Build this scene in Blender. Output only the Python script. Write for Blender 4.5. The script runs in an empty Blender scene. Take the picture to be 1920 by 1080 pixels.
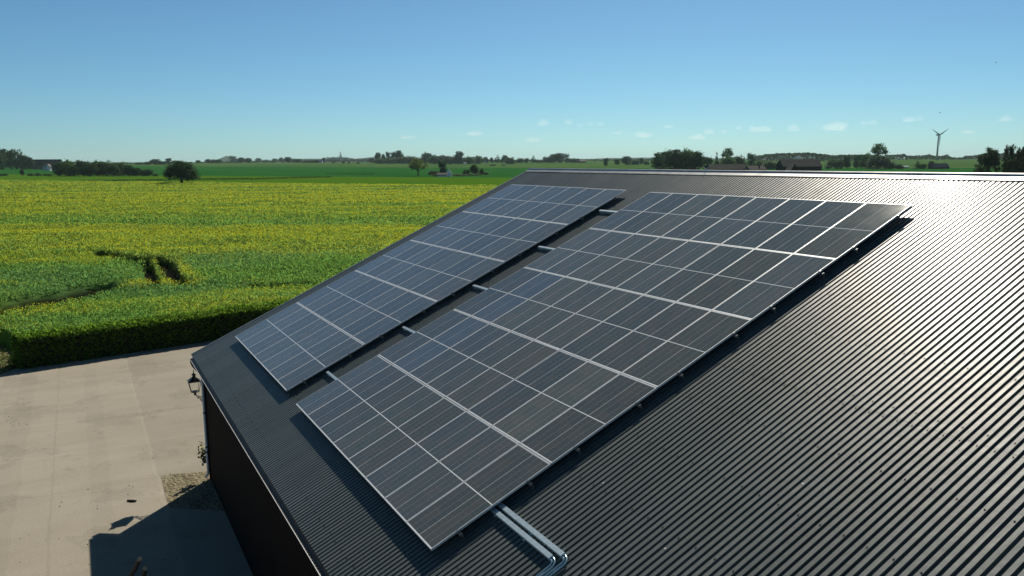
import bpy, math, random
import numpy as np
from mathutils import Matrix, Vector

R = math.radians
rng = np.random.default_rng(11)
random.seed(5)
scene = bpy.context.scene
COL = scene.collection

# ------------------------------------------------------------------ camera
F_PX = 1534.19
PITCH, ROLL, YAW = 0.1539061, -0.0051568, 2.6539148
CAM = np.array([10.51683, -4.204567, 5.622686 + 4.9])
FW = np.array([math.cos(YAW)*math.cos(PITCH), math.sin(YAW)*math.cos(PITCH), -math.sin(PITCH)])
_rt = np.array([math.sin(YAW), -math.cos(YAW), 0.0])
_up = np.cross(_rt, FW)
RT = math.cos(ROLL)*_rt + math.sin(ROLL)*_up
UP = -math.sin(ROLL)*_rt + math.cos(ROLL)*_up
cam_data = bpy.data.cameras.new("camera")
cam = bpy.data.objects.new("camera", cam_data)
COL.objects.link(cam)
cam_data.sensor_width = 36.0
cam_data.lens = F_PX/1920*36.0
cam_data.clip_start = 0.1
cam_data.clip_end = 40000
cam.matrix_world = Matrix(((RT[0], UP[0], -FW[0], CAM[0]), (RT[1], UP[1], -FW[1], CAM[1]),
                           (RT[2], UP[2], -FW[2], CAM[2]), (0, 0, 0, 1)))
scene.camera = cam

# ------------------------------------------------------------------ sky, sun, exposure
SUN_EL, SUN_AZ = R(40.3), R(137.4)
world = bpy.data.worlds.new("World")
scene.world = world
world.use_nodes = True
wn, wl = world.node_tree.nodes, world.node_tree.links
bg = wn["Background"]
sky = wn.new("ShaderNodeTexSky")
sky.sky_type = 'NISHITA'
sky.sun_disc = False
sky.sun_elevation = SUN_EL
sky.sun_rotation = math.pi/2 - SUN_AZ
sky.air_density = 0.7
sky.dust_density = 0.3
sky.ozone_density = 4.0
tint = wn.new("ShaderNodeMix")
tint.data_type = 'RGBA'; tint.blend_type = 'MULTIPLY'
tint.inputs[0].default_value = 1.0
tint.inputs[7].default_value = (0.68, 1.02, 1.06, 1)
wl.new(sky.outputs[0], tint.inputs[6])
# a clear polar-air sky: deep towards the zenith
wtc = wn.new("ShaderNodeTexCoord"); wsp = wn.new("ShaderNodeSeparateXYZ"); wl.new(wtc.outputs["Generated"], wsp.inputs[0])
wmr = wn.new("ShaderNodeMapRange"); wmr.interpolation_type = 'SMOOTHSTEP'
wmr.inputs["From Min"].default_value = 0.20; wmr.inputs["From Max"].default_value = 0.75
wmr.inputs["To Min"].default_value = 1.0; wmr.inputs["To Max"].default_value = 0.5
wl.new(wsp.outputs[2], wmr.inputs["Value"])
deep = wn.new("ShaderNodeMix"); deep.data_type = 'RGBA'; deep.blend_type = 'MULTIPLY'; deep.inputs[0].default_value = 1.0
wl.new(tint.outputs[2], deep.inputs[6]); wl.new(wmr.outputs[0], deep.inputs[7]); wl.new(deep.outputs[2], bg.inputs[0])
bg.inputs[1].default_value = 0.073

sun_data = bpy.data.lights.new("sun", 'SUN')
sun_data.energy = 5.0
sun_data.angle = R(0.5)
sun_data.color = (1.0, 0.925, 0.79)
sun = bpy.data.objects.new("sun", sun_data)
COL.objects.link(sun)
SUN = Vector((math.cos(SUN_AZ)*math.cos(SUN_EL), math.sin(SUN_AZ)*math.cos(SUN_EL), math.sin(SUN_EL)))
sun.rotation_euler = SUN.to_track_quat('Z', 'Y').to_euler()
sun.location = SUN*60

scene.view_settings.view_transform = 'Standard'
scene.view_settings.look = 'None'
scene.view_settings.exposure = 0.0
scene.view_settings.gamma = 1.0
scene.cycles.volume_bounces = 3

# ------------------------------------------------------------------ helpers
def terrain(x, y):
    x = np.asarray(x, float); y = np.asarray(y, float)
    d = np.hypot(x-CAM[0], y-CAM[1])
    s = np.clip((d-650)/(2600-650), 0, 1); s = s*s*(3-2*s)
    und = np.sin(x*0.0031+1.3)*np.sin(y*0.0027+0.4)
    return 9.2*s + und*1.2*s

def ray(px, py):
    d = FW + RT*(px-960)/F_PX + UP*(540-py)/F_PX
    return d
def at(px, py, z=0.0):
    d = ray(px, py)
    return CAM + d*((z-CAM[2])/d[2])
def gat(px, py, dmax=4500.0):
    """ground point seen at a pixel of the photograph (marches over the terrain)"""
    d = ray(px, py); d = d/np.hypot(d[0], d[1])
    t = 30.0
    while t < dmax:
        P = CAM + d*t
        if P[2] <= terrain(P[0], P[1]): break
        t *= 1.01
    P = CAM + d*t
    return np.array([P[0], P[1], float(terrain(P[0], P[1]))])
def gdist(px, D):
    d = ray(px, 300); d = d/np.hypot(d[0], d[1])
    P = CAM + d*D
    return np.array([P[0], P[1], float(terrain(P[0], P[1]))])
def depth(P): return float(np.dot(np.asarray(P)-CAM, FW))
def upx(P, py):
    """height above P's ground at which a vertical through P reaches image row py"""
    k = (540-py)/F_PX
    rel = np.asarray(P)-CAM
    # solve (rel + h*z).UP / (rel + h*z).FW = k
    return float((k*np.dot(rel, FW)-np.dot(rel, UP))/(UP[2]-k*FW[2]))

def vnoise(x, y, seed=0):
    x = np.asarray(x, float); y = np.asarray(y, float)
    xi = np.floor(x).astype(np.int64); yi = np.floor(y).astype(np.int64)
    fx = x-xi; fy = y-yi
    fx = fx*fx*(3-2*fx); fy = fy*fy*(3-2*fy)
    def h(a, b):
        n = (a*374761393 + b*668265263 + seed*974711) & 0x7fffffff
        n = ((n ^ (n >> 13))*1274126177) & 0x7fffffff
        return ((n ^ (n >> 16)) & 0xffff)/65535.0
    return (h(xi, yi)*(1-fx)+h(xi+1, yi)*fx)*(1-fy) + (h(xi, yi+1)*(1-fx)+h(xi+1, yi+1)*fx)*fy

def setp(o, label=None, cat=None, group=None, kind=None):
    if label: o["label"] = label
    if cat: o["category"] = cat
    if group: o["group"] = group
    if kind: o["kind"] = kind
    return o
def empty(name, loc=(0, 0, 0), rz=0.0, label=None, cat=None, group=None):
    o = bpy.data.objects.new(name, None)
    o.empty_display_size = 0.3
    COL.objects.link(o); o.location = loc; o.rotation_euler = (0, 0, rz)
    return setp(o, label, cat, group)
def link_mesh(name, me, mat, parent=None):
    o = bpy.data.objects.new(name, me)
    COL.objects.link(o)
    for m in (mat if isinstance(mat, (list, tuple)) else [mat]): me.materials.append(m)
    if parent: o.parent = parent
    return o
def np_mesh(name, V, Fq, nside=4, col=None, smooth=False):
    me = bpy.data.meshes.new(name)
    V = np.ascontiguousarray(V, dtype=np.float32); Fq = np.ascontiguousarray(Fq, dtype=np.int32)
    me.vertices.add(len(V)); me.vertices.foreach_set("co", V.ravel())
    nf = len(Fq)
    me.loops.add(nf*nside); me.loops.foreach_set("vertex_index", Fq.ravel())
    me.polygons.add(nf)
    me.polygons.foreach_set("loop_start", np.arange(0, nf*nside, nside, dtype=np.int32))
    me.polygons.foreach_set("loop_total", np.full(nf, nside, dtype=np.int32))
    me.polygons.foreach_set("use_smooth", np.full(nf, bool(smooth)))
    me.update(calc_edges=True)
    if col is not None:
        a = me.attributes.new("col", 'FLOAT_COLOR', 'POINT')
        c = np.ones((len(V), 4), np.float32); c[:, :3] = col
        a.data.foreach_set("color", c.ravel())
    return me

class MB:
    """collects boxes, tubes, lathes and prisms into one mesh"""
    def __init__(s): s.v = []; s.f = []; s.m = []
    def add(s, V, Fs, mi=0):
        b = len(s.v); s.v += [tuple(map(float, p)) for p in V]
        s.f += [tuple(i+b for i in q) for q in Fs]; s.m += [mi]*len(Fs)
        return s
    def box(s, lo, hi, mi=0, M=None):
        x0, y0, z0 = lo; x1, y1, z1 = hi
        V = [(x0, y0, z0), (x1, y0, z0), (x1, y1, z0), (x0, y1, z0), (x0, y0, z1), (x1, y0, z1), (x1, y1, z1), (x0, y1, z1)]
        if M: V = [tuple(M @ Vector(p)) for p in V]
        return s.add(V, [(0, 3, 2, 1), (4, 5, 6, 7), (0, 1, 5, 4), (1, 2, 6, 5), (2, 3, 7, 6), (3, 0, 4, 7)], mi)
    def tube(s, pts, rad, n=8, mi=0, caps=True):
        pts = [Vector(p) for p in pts]
        rad = rad if isinstance(rad, (list, tuple)) else [rad]*len(pts)
        V = []; ref = None
        for i, p in enumerate(pts):
            t = (pts[min(i+1, len(pts)-1)]-pts[max(i-1, 0)]).normalized()
            if ref is None:
                ref = t.orthogonal().normalized()
            a = (ref - t*ref.dot(t)).normalized(); ref = a
            b = t.cross(a)
            for k in range(n):
                w = 2*math.pi*k/n
                V.append(p + (a*math.cos(w)+b*math.sin(w))*rad[i])
        Fs = []
        for i in range(len(pts)-1):
            for k in range(n):
                Fs.append((i*n+k, i*n+(k+1) % n, (i+1)*n+(k+1) % n, (i+1)*n+k))
        if caps:
            Fs.append(tuple(range(n-1, -1, -1))); Fs.append(tuple((len(pts)-1)*n+k for k in range(n)))
        return s.add(V, Fs, mi)
    def lathe(s, prof, c=(0, 0, 0), n=12, mi=0, rot=0.0):
        V = []
        for r, z in prof:
            for k in range(n):
                w = 2*math.pi*k/n+rot
                V.append((c[0]+r*math.cos(w), c[1]+r*math.sin(w), c[2]+z))
        Fs = []
        for i in range(len(prof)-1):
            for k in range(n):
                Fs.append((i*n+k, i*n+(k+1) % n, (i+1)*n+(k+1) % n, (i+1)*n+k))
        Fs.append(tuple(range(n-1, -1, -1))); Fs.append(tuple((len(prof)-1)*n+k for k in range(n)))
        return s.add(V, Fs, mi)
    def build(s, name, mat, parent=None, smooth=False):
        me = bpy.data.meshes.new(name)
        me.from_pydata(s.v, [], s.f); me.update()
        o = link_mesh(name, me, mat, parent)
        for i, p in enumerate(me.polygons):
            p.material_index = s.m[i]; p.use_smooth = smooth
        return o

# ------------------------------------------------------------------ materials
def mat(name):
    m = bpy.data.materials.new(name); m.use_nodes = True
    nt = m.node_tree
    return m, nt, nt.nodes, nt.links, nt.nodes["Principled BSDF"]
def ramp(nodes, stops):
    r = nodes.new("ShaderNodeValToRGB"); e = r.color_ramp.elements
    while len(e) < len(stops): e.new(0.5)
    for i, (p, c) in enumerate(stops):
        e[i].position = p; e[i].color = (*c, 1)
    return r
def simple(name, col, rough=0.6, metal=0.0, var=0.15, scale=6.0, bump=0.0, spec=0.5):
    """plain paint / metal / wood with a little procedural unevenness in tone and gloss"""
    m, nt, nd, lk, b = mat(name)
    tc = nd.new("ShaderNodeTexCoord")
    ns = nd.new("ShaderNodeTexNoise"); ns.inputs["Scale"].default_value = scale; ns.inputs["Detail"].default_value = 5
    lk.new(tc.outputs["Object"], ns.inputs["Vector"])
    c = np.array(col)
    r = ramp(nd, [(0.3, tuple(c*(1-var))), (0.7, tuple(np.minimum(c*(1+var), 1)))])
    lk.new(ns.outputs["Fac"], r.inputs[0]); lk.new(r.outputs[0], b.inputs["Base Color"])
    b.inputs["Roughness"].default_value = rough; b.inputs["Metallic"].default_value = metal
    b.inputs["Specular IOR Level"].default_value = spec
    if bump:
        bp = nd.new("ShaderNodeBump"); bp.inputs["Strength"].default_value = bump; bp.inputs["Distance"].default_value = 0.02
        lk.new(ns.outputs["Fac"], bp.inputs["Height"]); lk.new(bp.outputs[0], b.inputs["Normal"])
    return m
def leaf_mat(name, trans=0.35, rough=0.55, spec=0.3):
    m, nt, nd, lk, b = mat(name)
    a = nd.new("ShaderNodeAttribute"); a.attribute_name = "col"
    lk.new(a.outputs["Color"], b.inputs["Base Color"])
    b.inputs["Roughness"].default_value = rough; b.inputs["Specular IOR Level"].default_value = spec
    t = nd.new("ShaderNodeBsdfTranslucent"); lk.new(a.outputs["Color"], t.inputs["Color"])
    mx = nd.new("ShaderNodeMixShader"); mx.inputs[0].default_value = trans
    lk.new(b.outputs[0], mx.inputs[1]); lk.new(t.outputs[0], mx.inputs[2])
    lk.new(mx.outputs[0], nd["Material Output"].inputs["Surface"])
    return m

M_leaf = leaf_mat("leaf", 0.42, 0.6, 0.15)
M_hedge = leaf_mat("hedge_leaf", 0.5, 0.6, 0.08)
M_crop = leaf_mat("crop_leaf", 0.6, 0.8, 0.03)
M_bark = simple("bark", (0.07, 0.055, 0.04), 0.9, var=0.3, scale=4, bump=0.4)
M_alu = simple("anodised_aluminium", (0.74, 0.76, 0.77), 0.45, 0.25, 0.06, 9)
M_galv = simple("galvanised_steel", (0.52, 0.64, 0.70), 0.42, 0.5, 0.12, 14)
M_black = simple("black_metal", (0.012, 0.013, 0.014), 0.45, 0.0, 0.2, 12)
M_white_pipe = simple("white_pipe", (0.75, 0.74, 0.70), 0.45, 0, 0.06, 8)
M_trim = simple("grey_trim", (0.22, 0.24, 0.25), 0.45, 0.5, 0.12, 10)
M_cap = simple("ridge_metal", (0.42, 0.42, 0.41), 0.40, 0.65, 0.16, 3.0, 0.12)

# corrugated roof steel: dark coating over zinc, faint dirt runs down the slope and slight dents
M_roof, nt, nd, lk, b = mat("corrugated_steel")
tc = nd.new("ShaderNodeTexCoord"); mp = nd.new("ShaderNodeMapping")
mp.inputs["Scale"].default_value = (7.0, 0.5, 1.0)
lk.new(tc.outputs["Object"], mp.inputs["Vector"])
n1 = nd.new("ShaderNodeTexNoise"); n1.inputs["Scale"].default_value = 1.0; n1.inputs["Detail"].default_value = 6
lk.new(mp.outputs[0], n1.inputs["Vector"])
n2 = nd.new("ShaderNodeTexNoise"); n2.inputs["Scale"].default_value = 90.0; n2.inputs["Detail"].default_value = 3
lk.new(tc.outputs["Object"], n2.inputs["Vector"])
r1 = ramp(nd, [(0.25, (0.088, 0.108, 0.106)), (0.75, (0.124, 0.142, 0.138))])
lk.new(n1.outputs["Fac"], r1.inputs[0])
mx = nd.new("ShaderNodeMix"); mx.data_type = 'RGBA'; mx.blend_type = 'OVERLAY'; mx.inputs[0].default_value = 0.35
lk.new(r1.outputs[0], mx.inputs[6]); lk.new(n2.outputs["Fac"], mx.inputs[7])
sx_ = nd.new("ShaderNodeSeparateXYZ"); lk.new(tc.outputs["Object"], sx_.inputs[0])
def mth(op, a, c):
    n = nd.new("ShaderNodeMath"); n.operation = op; lk.new(a, n.inputs[0]); n.inputs[1].default_value = c; return n.outputs[0]
sheet = nd.new("ShaderNodeTexWhiteNoise"); sheet.noise_dimensions = '1D'; lk.new(mth('FLOOR', mth('DIVIDE', sx_.outputs[0], 0.981), 0), sheet.inputs["W"])
shm = nd.new("ShaderNodeMix"); shm.data_type = 'RGBA'; shm.blend_type = 'MULTIPLY'; shm.inputs[0].default_value = 1.0
lk.new(mx.outputs[2], shm.inputs[6]); lk.new(mth('ADD', mth('MULTIPLY', sheet.outputs["Value"], 0.16), 0.90), shm.inputs[7])
lk.new(shm.outputs[2], b.inputs["Base Color"])
b.inputs["Metallic"].default_value = 0.0; b.inputs["Specular IOR Level"].default_value = 0.24
b.inputs["Coat Weight"].default_value = 0.12; b.inputs["Coat Roughness"].default_value = 0.22
mr = nd.new("ShaderNodeMapRange"); mr.inputs["To Min"].default_value = 0.38; mr.inputs["To Max"].default_value = 0.46
lk.new(n1.outputs["Fac"], mr.inputs["Value"]); lk.new(mr.outputs[0], b.inputs["Roughness"])
n3 = nd.new("ShaderNodeTexNoise"); n3.inputs["Scale"].default_value = 3.5; n3.inputs["Detail"].default_value = 3
lk.new(tc.outputs["Object"], n3.inputs["Vector"])
bp = nd.new("ShaderNodeBump"); bp.inputs["Strength"].default_value = 0.25; bp.inputs["Distance"].default_value = 0.02
lk.new(n3.outputs["Fac"], bp.inputs["Height"]); lk.new(bp.outputs[0], b.inputs["Normal"])

W, L = 1.04, 2.25863          # module pitch across and up the slope
GAP = 1.19621
# solar cells: 6 x 24 half-cut cells, white back sheet showing in the joints and margins
M_cell, nt, nd, lk, b = mat("solar_cells")
tc = nd.new("ShaderNodeTexCoord"); sp = nd.new("ShaderNodeSeparateXYZ")
lk.new(tc.outputs["Object"], sp.inputs[0])
def math_node(op, a, c=None, clamp=False):
    n = nd.new("ShaderNodeMath"); n.operation = op; n.use_clamp = clamp
    for i, v in enumerate((a, c)):
        if v is None: continue
        if isinstance(v, (int, float)): n.inputs[i].default_value = v
        else: lk.new(v, n.inputs[i])
    return n.outputs[0]
MX, MY = 0.022, 0.034           # margins from module edge to first cell
cw = (W-2*MX)/6; ch = (L/2-MY-0.009)/12
x = math_node('SUBTRACT', sp.outputs[0], MX)
xa = math_node('DIVIDE', x, cw)
fx = math_node('FRACT', xa)
dx = math_node('MULTIPLY', math_node('SUBTRACT', 0.5, math_node('ABSOLUTE', math_node('SUBTRACT', fx, 0.5))), cw)
lx = math_node('MULTIPLY', math_node('LESS_THAN', dx, 0.0022), 0.34)                      # joints between cell columns
yc = math_node('ABSOLUTE', math_node('SUBTRACT', sp.outputs[1], L/2))
yb = math_node('DIVIDE', math_node('SUBTRACT', yc, 0.009), ch)
fy = math_node('FRACT', yb)
dy = math_node('MULTIPLY', math_node('SUBTRACT', 0.5, math_node('ABSOLUTE', math_node('SUBTRACT', fy, 0.5))), ch)
ly = math_node('LESS_THAN', dy, 0.0008)
mid = math_node('LESS_THAN', yc, 0.009)                      # joint between the two halves
ex = math_node('LESS_THAN', math_node('SUBTRACT', W/2-MX, math_node('ABSOLUTE', math_node('SUBTRACT', sp.outputs[0], W/2))), 0.0)
ey = math_node('GREATER_THAN', yc, L/2-MY)
c3 = math_node('LESS_THAN', math_node('ABSOLUTE', math_node('SUBTRACT', sp.outputs[0], W/2)), 0.0032)   # wider joint down the middle
fb = math_node('FRACT', math_node('MULTIPLY', fx, 9.0))
bus = math_node('MULTIPLY', math_node('LESS_THAN', math_node('ABSOLUTE', math_node('SUBTRACT', fb, 0.5)), 0.03), 0.12)
wht = math_node('MAXIMUM', math_node('MAXIMUM', math_node('MAXIMUM', lx, c3), math_node('MULTIPLY', ly, 0.15)),
                math_node('MAXIMUM', mid, math_node('MAXIMUM', ex, ey)))
wht = math_node('MAXIMUM', wht, bus)
cell_id = nd.new("ShaderNodeCombineXYZ")
lk.new(math_node('FLOOR', xa), cell_id.inputs[0]); lk.new(math_node('FLOOR', math_node('DIVIDE', sp.outputs[1], ch*3)), cell_id.inputs[1])
oi = nd.new("ShaderNodeObjectInfo"); lk.new(math_node('MULTIPLY', oi.outputs["Random"], 57.0), cell_id.inputs[2])
wnz = nd.new("ShaderNodeTexWhiteNoise"); wnz.noise_dimensions = '3D'; lk.new(cell_id.outputs[0], wnz.inputs["Vector"])
cr_ = ramp(nd, [(0.0, (0.078, 0.098, 0.100)), (0.5, (0.088, 0.104, 0.102)), (1.0, (0.104, 0.108, 0.102))])
lk.new(wnz.outputs["Value"], cr_.inputs[0])
mc = nd.new("ShaderNodeMix"); mc.data_type = 'RGBA'; mc.blend_type = 'MULTIPLY'; mc.inputs[0].default_value = 1.0
lk.new(cr_.outputs[0], mc.inputs[6]); lk.new(oi.outputs["Color"], mc.inputs[7])
mw = nd.new("ShaderNodeMix"); mw.data_type = 'RGBA'
lk.new(wht, mw.inputs[0]); lk.new(mc.outputs[2], mw.inputs[6]); mw.inputs[7].default_value = (0.80, 0.83, 0.84, 1)
lk.new(mw.outputs[2], b.inputs["Base Color"])
b.inputs["Roughness"].default_value = 0.30
b.inputs["IOR"].default_value = 1.5
dn = nd.new("ShaderNodeTexNoise"); dn.inputs["Scale"].default_value = 2.2; dn.inputs["Detail"].default_value = 6
lk.new(tc.outputs["Object"], dn.inputs["Vector"])
dm = nd.new("ShaderNodeMapRange"); dm.inputs["From Min"].default_value = 0.3; dm.inputs["From Max"].default_value = 0.75
dm.inputs["To Min"].default_value = 0.075; dm.inputs["To Max"].default_value = 0.10
lk.new(dn.outputs["Fac"], dm.inputs["Value"]); lk.new(dm.outputs[0], b.inputs["Roughness"])

# dark stained timber cladding
M_wall, nt, nd, lk, b = mat("dark_timber_boards")
tc = nd.new("ShaderNodeTexCoord"); sp = nd.new("ShaderNodeSeparateXYZ"); lk.new(tc.outputs["Object"], sp.inputs[0])
ns = nd.new("ShaderNodeTexNoise"); ns.inputs["Scale"].default_value = 5; ns.inputs["Detail"].default_value = 6
mp = nd.new("ShaderNodeMapping"); mp.inputs["Scale"].default_value = (3, 3, 0.3)
lk.new(tc.outputs["Object"], mp.inputs[0]); lk.new(mp.outputs[0], ns.inputs["Vector"])
rr = ramp(nd, [(0.3, (0.007, 0.0045, 0.004)), (0.7, (0.014, 0.008, 0.007))]); lk.new(ns.outputs["Fac"], rr.inputs[0])
lk.new(rr.outputs[0], b.inputs["Base Color"]); b.inputs["Roughness"].default_value = 0.9; b.inputs["Specular IOR Level"].default_value = 0.1
wv = nd.new("ShaderNodeTexWave"); wv.inputs["Scale"].default_value = 2.2; wv.bands_direction = 'DIAGONAL'
lk.new(tc.outputs["Object"], wv.inputs["Vector"])
bp = nd.new("ShaderNodeBump"); bp.inputs["Strength"].default_value = 0.5; bp.inputs["Distance"].default_value = 0.03
lk.new(wv.outputs["Fac"], bp.inputs["Height"]); lk.new(bp.outputs[0], b.inputs["Normal"])

# field grounds
def field_mat(name, c0, c1, c2, stretch=(0.02, 0.25), fine=1.2, rot=0.0):
    m, nt, nd, lk, b = mat(name)
    tc = nd.new("ShaderNodeTexCoord"); mp = nd.new("ShaderNodeMapping")
    mp.inputs["Scale"].default_value = (stretch[0], stretch[1], 1); mp.inputs["Rotation"].default_value = (0, 0, rot)
    lk.new(tc.outputs["Object"], mp.inputs[0])
    a = nd.new("ShaderNodeTexNoise"); a.inputs["Scale"].default_value = 1.0; a.inputs["Detail"].default_value = 7; a.inputs["Roughness"].default_value = 0.6
    lk.new(mp.outputs[0], a.inputs["Vector"])
    f_ = nd.new("ShaderNodeTexNoise"); f_.inputs["Scale"].default_value = fine; f_.inputs["Detail"].default_value = 4
    lk.new(tc.outputs["Object"], f_.inputs["Vector"])
    ad = nd.new("ShaderNodeMix"); ad.data_type = 'RGBA'; ad.inputs[0].default_value = 0.35
    lk.new(a.outputs["Fac"], ad.inputs[6]); lk.new(f_.outputs["Fac"], ad.inputs[7])
    r = ramp(nd, [(0.35, c0), (0.5, c1), (0.65, c2)]); lk.new(ad.outputs[2], r.inputs[0])
    lk.new(r.outputs[0], b.inputs["Base Color"]); b.inputs["Roughness"].default_value = 0.9
    b.inputs["Specular IOR Level"].default_value = 0.0
    bp = nd.new("ShaderNodeBump"); bp.inputs["Strength"].default_value = 0.6; bp.inputs["Distance"].default_value = 0.4
    lk.new(f_.outputs["Fac"], bp.inputs["Height"]); lk.new(bp.outputs[0], b.inputs["Normal"])
    return m

# ------------------------------------------------------------------ ground in strips parallel to the far edge of the rape field
PA, PB = at(0, 341), at(900, 353)
E1 = (PB-PA)[:2]; E1 = E1/np.linalg.norm(E1)            # along the field edge, to the right
E2 = np.array([-E1[1], E1[0]])                           # away from the camera
if np.dot(E2, FW[:2]) < 0: E2 = -E2
def qt(P): d = np.asarray(P)[..., :2]-CAM[:2]; return d@E2, d@E1
_fh = FW[:2]/np.linalg.norm(FW[:2]); _rh = np.array([_fh[1], -_fh[0]])
def sl(P): d = np.asarray(P)[..., :2]-CAM[:2]; return d@_fh, d@_rh       # depth and sideways offset
def sxy(s_, l_): return CAM[0]+s_*_fh[0]+l_*_rh[0], CAM[1]+s_*_fh[1]+l_*_rh[1]
def xy(q, t): return CAM[0]+q*E2[0]+t*E1[0], CAM[1]+q*E2[1]+t*E1[1]
Q1 = float(qt(PA)[0])                                    # far edge of the rape field
Q2 = float(qt(at(420, 330))[0])                          # far edge of the pale green field
Q3 = 1000.0
ang = math.atan2(E1[1], E1[0])
M_ground = field_mat("meadow_ground", (0.035, 0.060, 0.016), (0.055, 0.085, 0.022), (0.10, 0.10, 0.035), (0.15, 0.15), 3.0, -ang)
M_lime = field_mat("young_crop", (0.052, 0.130, 0.008), (0.062, 0.146, 0.010), (0.075, 0.158, 0.012), (0.01, 0.12), 0.5, -ang)
M_wheat = field_mat("wheat", (0.016, 0.092, 0.018), (0.020, 0.106, 0.020), (0.028, 0.118, 0.023), (0.004, 0.03), 0.2, -ang)
M_far = field_mat("far_fields", (0.035, 0.105, 0.028), (0.060, 0.128, 0.036), (0.095, 0.145, 0.045), (0.0012, 0.006), 0.05, -ang)
def strip(name, q0, q1, m, nq, ntt=60):
    qs = q0 + (q1-q0)*np.linspace(0, 1, nq)**1.4
    V = []; 
    ks = np.linspace(-1, 1, ntt)
    for q in qs:
        q_ = max(q, 0); tl, tr = -(320+2.7*q_), 320+1.3*q_
        X, Y = xy(q, tl+(tr-tl)*(ks+1)/2)
        V.append(np.stack([X, Y, terrain(X, Y)], 1))
    V = np.concatenate(V)
    Fq = []
    for i in range(nq-1):
        a = i*ntt+np.arange(ntt-1)
        Fq.append(np.stack([a, a+1, a+1+ntt, a+ntt], 1))
    me = np_mesh(name, V, np.concatenate(Fq), smooth=True)
    if me.polygons[0].normal.z < 0: me.flip_normals()
    return setp(link_mesh(name, me, m), kind="structure")
strip("ground", -260, Q1, M_ground, 10)
strip("pale_green_field", Q1, Q2, M_lime, 6)
strip("wheat_field", Q2, Q3, M_wheat, 24)
strip("far_fields", Q3, 12000, M_far, 26)

# far hills
def hills(name, D, pts, m, back=900):
    """pts: (px, crest row in the photo)"""
    V = []
    n = 80
    px = np.linspace(pts[0][0], pts[-1][0], n)
    cr = np.interp(px, [p[0] for p in pts], [p[1] for p in pts])
    cr = cr + (vnoise(px/9.0, px*0+3.1, 4)-0.5)*1.2
    for i in range(n):
        P = gdist(px[i], D); h = P[2]+max(upx(P, cr[i]), 0.5)
        B = gdist(px[i], D+back); A = gdist(px[i], D-back)
        V += [(A[0], A[1], A[2]-4), (P[0], P[1], h), (B[0], B[1], B[2]-4)]
    Fs = []
    for i in range(n-1):
        for k in (0, 1):
            Fs.append((i*3+k, (i+1)*3+k, (i+1)*3+k+1, i*3+k+1))
    me = np_mesh(name, np.array(V), np.array(Fs), smooth=True)
    return setp(link_mesh(name, me, m), kind="structure")
M_hill = field_mat("wooded_hill", (0.016, 0.035, 0.014), (0.024, 0.05, 0.018), (0.035, 0.06, 0.02), (0.004, 0.004), 0.02)
hills("hills", 8200, [(-260, 306), (-80, 303), (60, 304), (260, 306), (398, 305), (412, 297), (424, 292.5), (434, 293), (446, 302), (520, 303), (560, 296.5),
                      (600, 297.5), (660, 299), (700, 293.5), (760, 297), (900, 300), (1010, 300), (1160, 296), (1210, 295), (1260, 296),
                      (1420, 297), (1600, 296), (1700, 297), (1840, 296), (1960, 296), (2200, 297)], M_hill)

# ------------------------------------------------------------------ yard
M_yard, nt, nd, lk, b = mat("yard_concrete")
tc = nd.new("ShaderNodeTexCoord")
def noise(scale, detail=5, vec=None, rough=0.55):
    n = nd.new("ShaderNodeTexNoise"); n.inputs["Scale"].default_value = scale; n.inputs["Detail"].default_value = detail
    n.inputs["Roughness"].default_value = rough
    lk.new(vec or tc.outputs["Object"], n.inputs["Vector"]); return n.outputs["Fac"]
mp = nd.new("ShaderNodeMapping"); mp.inputs["Scale"].default_value = (0.9, 0.14, 1); mp.inputs["Rotation"].default_value = (0, 0, R(20))
lk.new(tc.outputs["Object"], mp.inputs[0])
ra = ramp(nd, [(0.30, (0.285, 0.252, 0.196)), (0.5, (0.338, 0.302, 0.238)), (0.72, (0.39, 0.352, 0.285))])
mixn = nd.new("ShaderNodeMix"); mixn.data_type = 'RGBA'; mixn.inputs[0].default_value = 0.45
lk.new(noise(0.22, 8, None, 0.65), mixn.inputs[6]); lk.new(noise(1.0, 6, mp.outputs[0]), mixn.inputs[7])
lk.new(mixn.outputs[2], ra.inputs[0])
gr = nd.new("ShaderNodeMix"); gr.data_type = 'RGBA'; gr.blend_type = 'OVERLAY'; gr.inputs[0].default_value = 0.30
lk.new(ra.outputs[0], gr.inputs[6]); lk.new(noise(26, 4), gr.inputs[7])
st = ramp(nd, [(0.60, (1, 1, 1)), (0.74, (0.66, 0.62, 0.55))])
lk.new(noise(0.55, 9, None, 0.75), st.inputs[0])
gs = nd.new("ShaderNodeMix"); gs.data_type = 'RGBA'; gs.blend_type = 'MULTIPLY'; gs.inputs[0].default_value = 0.8
lk.new(gr.outputs[2], gs.inputs[6]); lk.new(st.outputs[0], gs.inputs[7])
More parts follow.
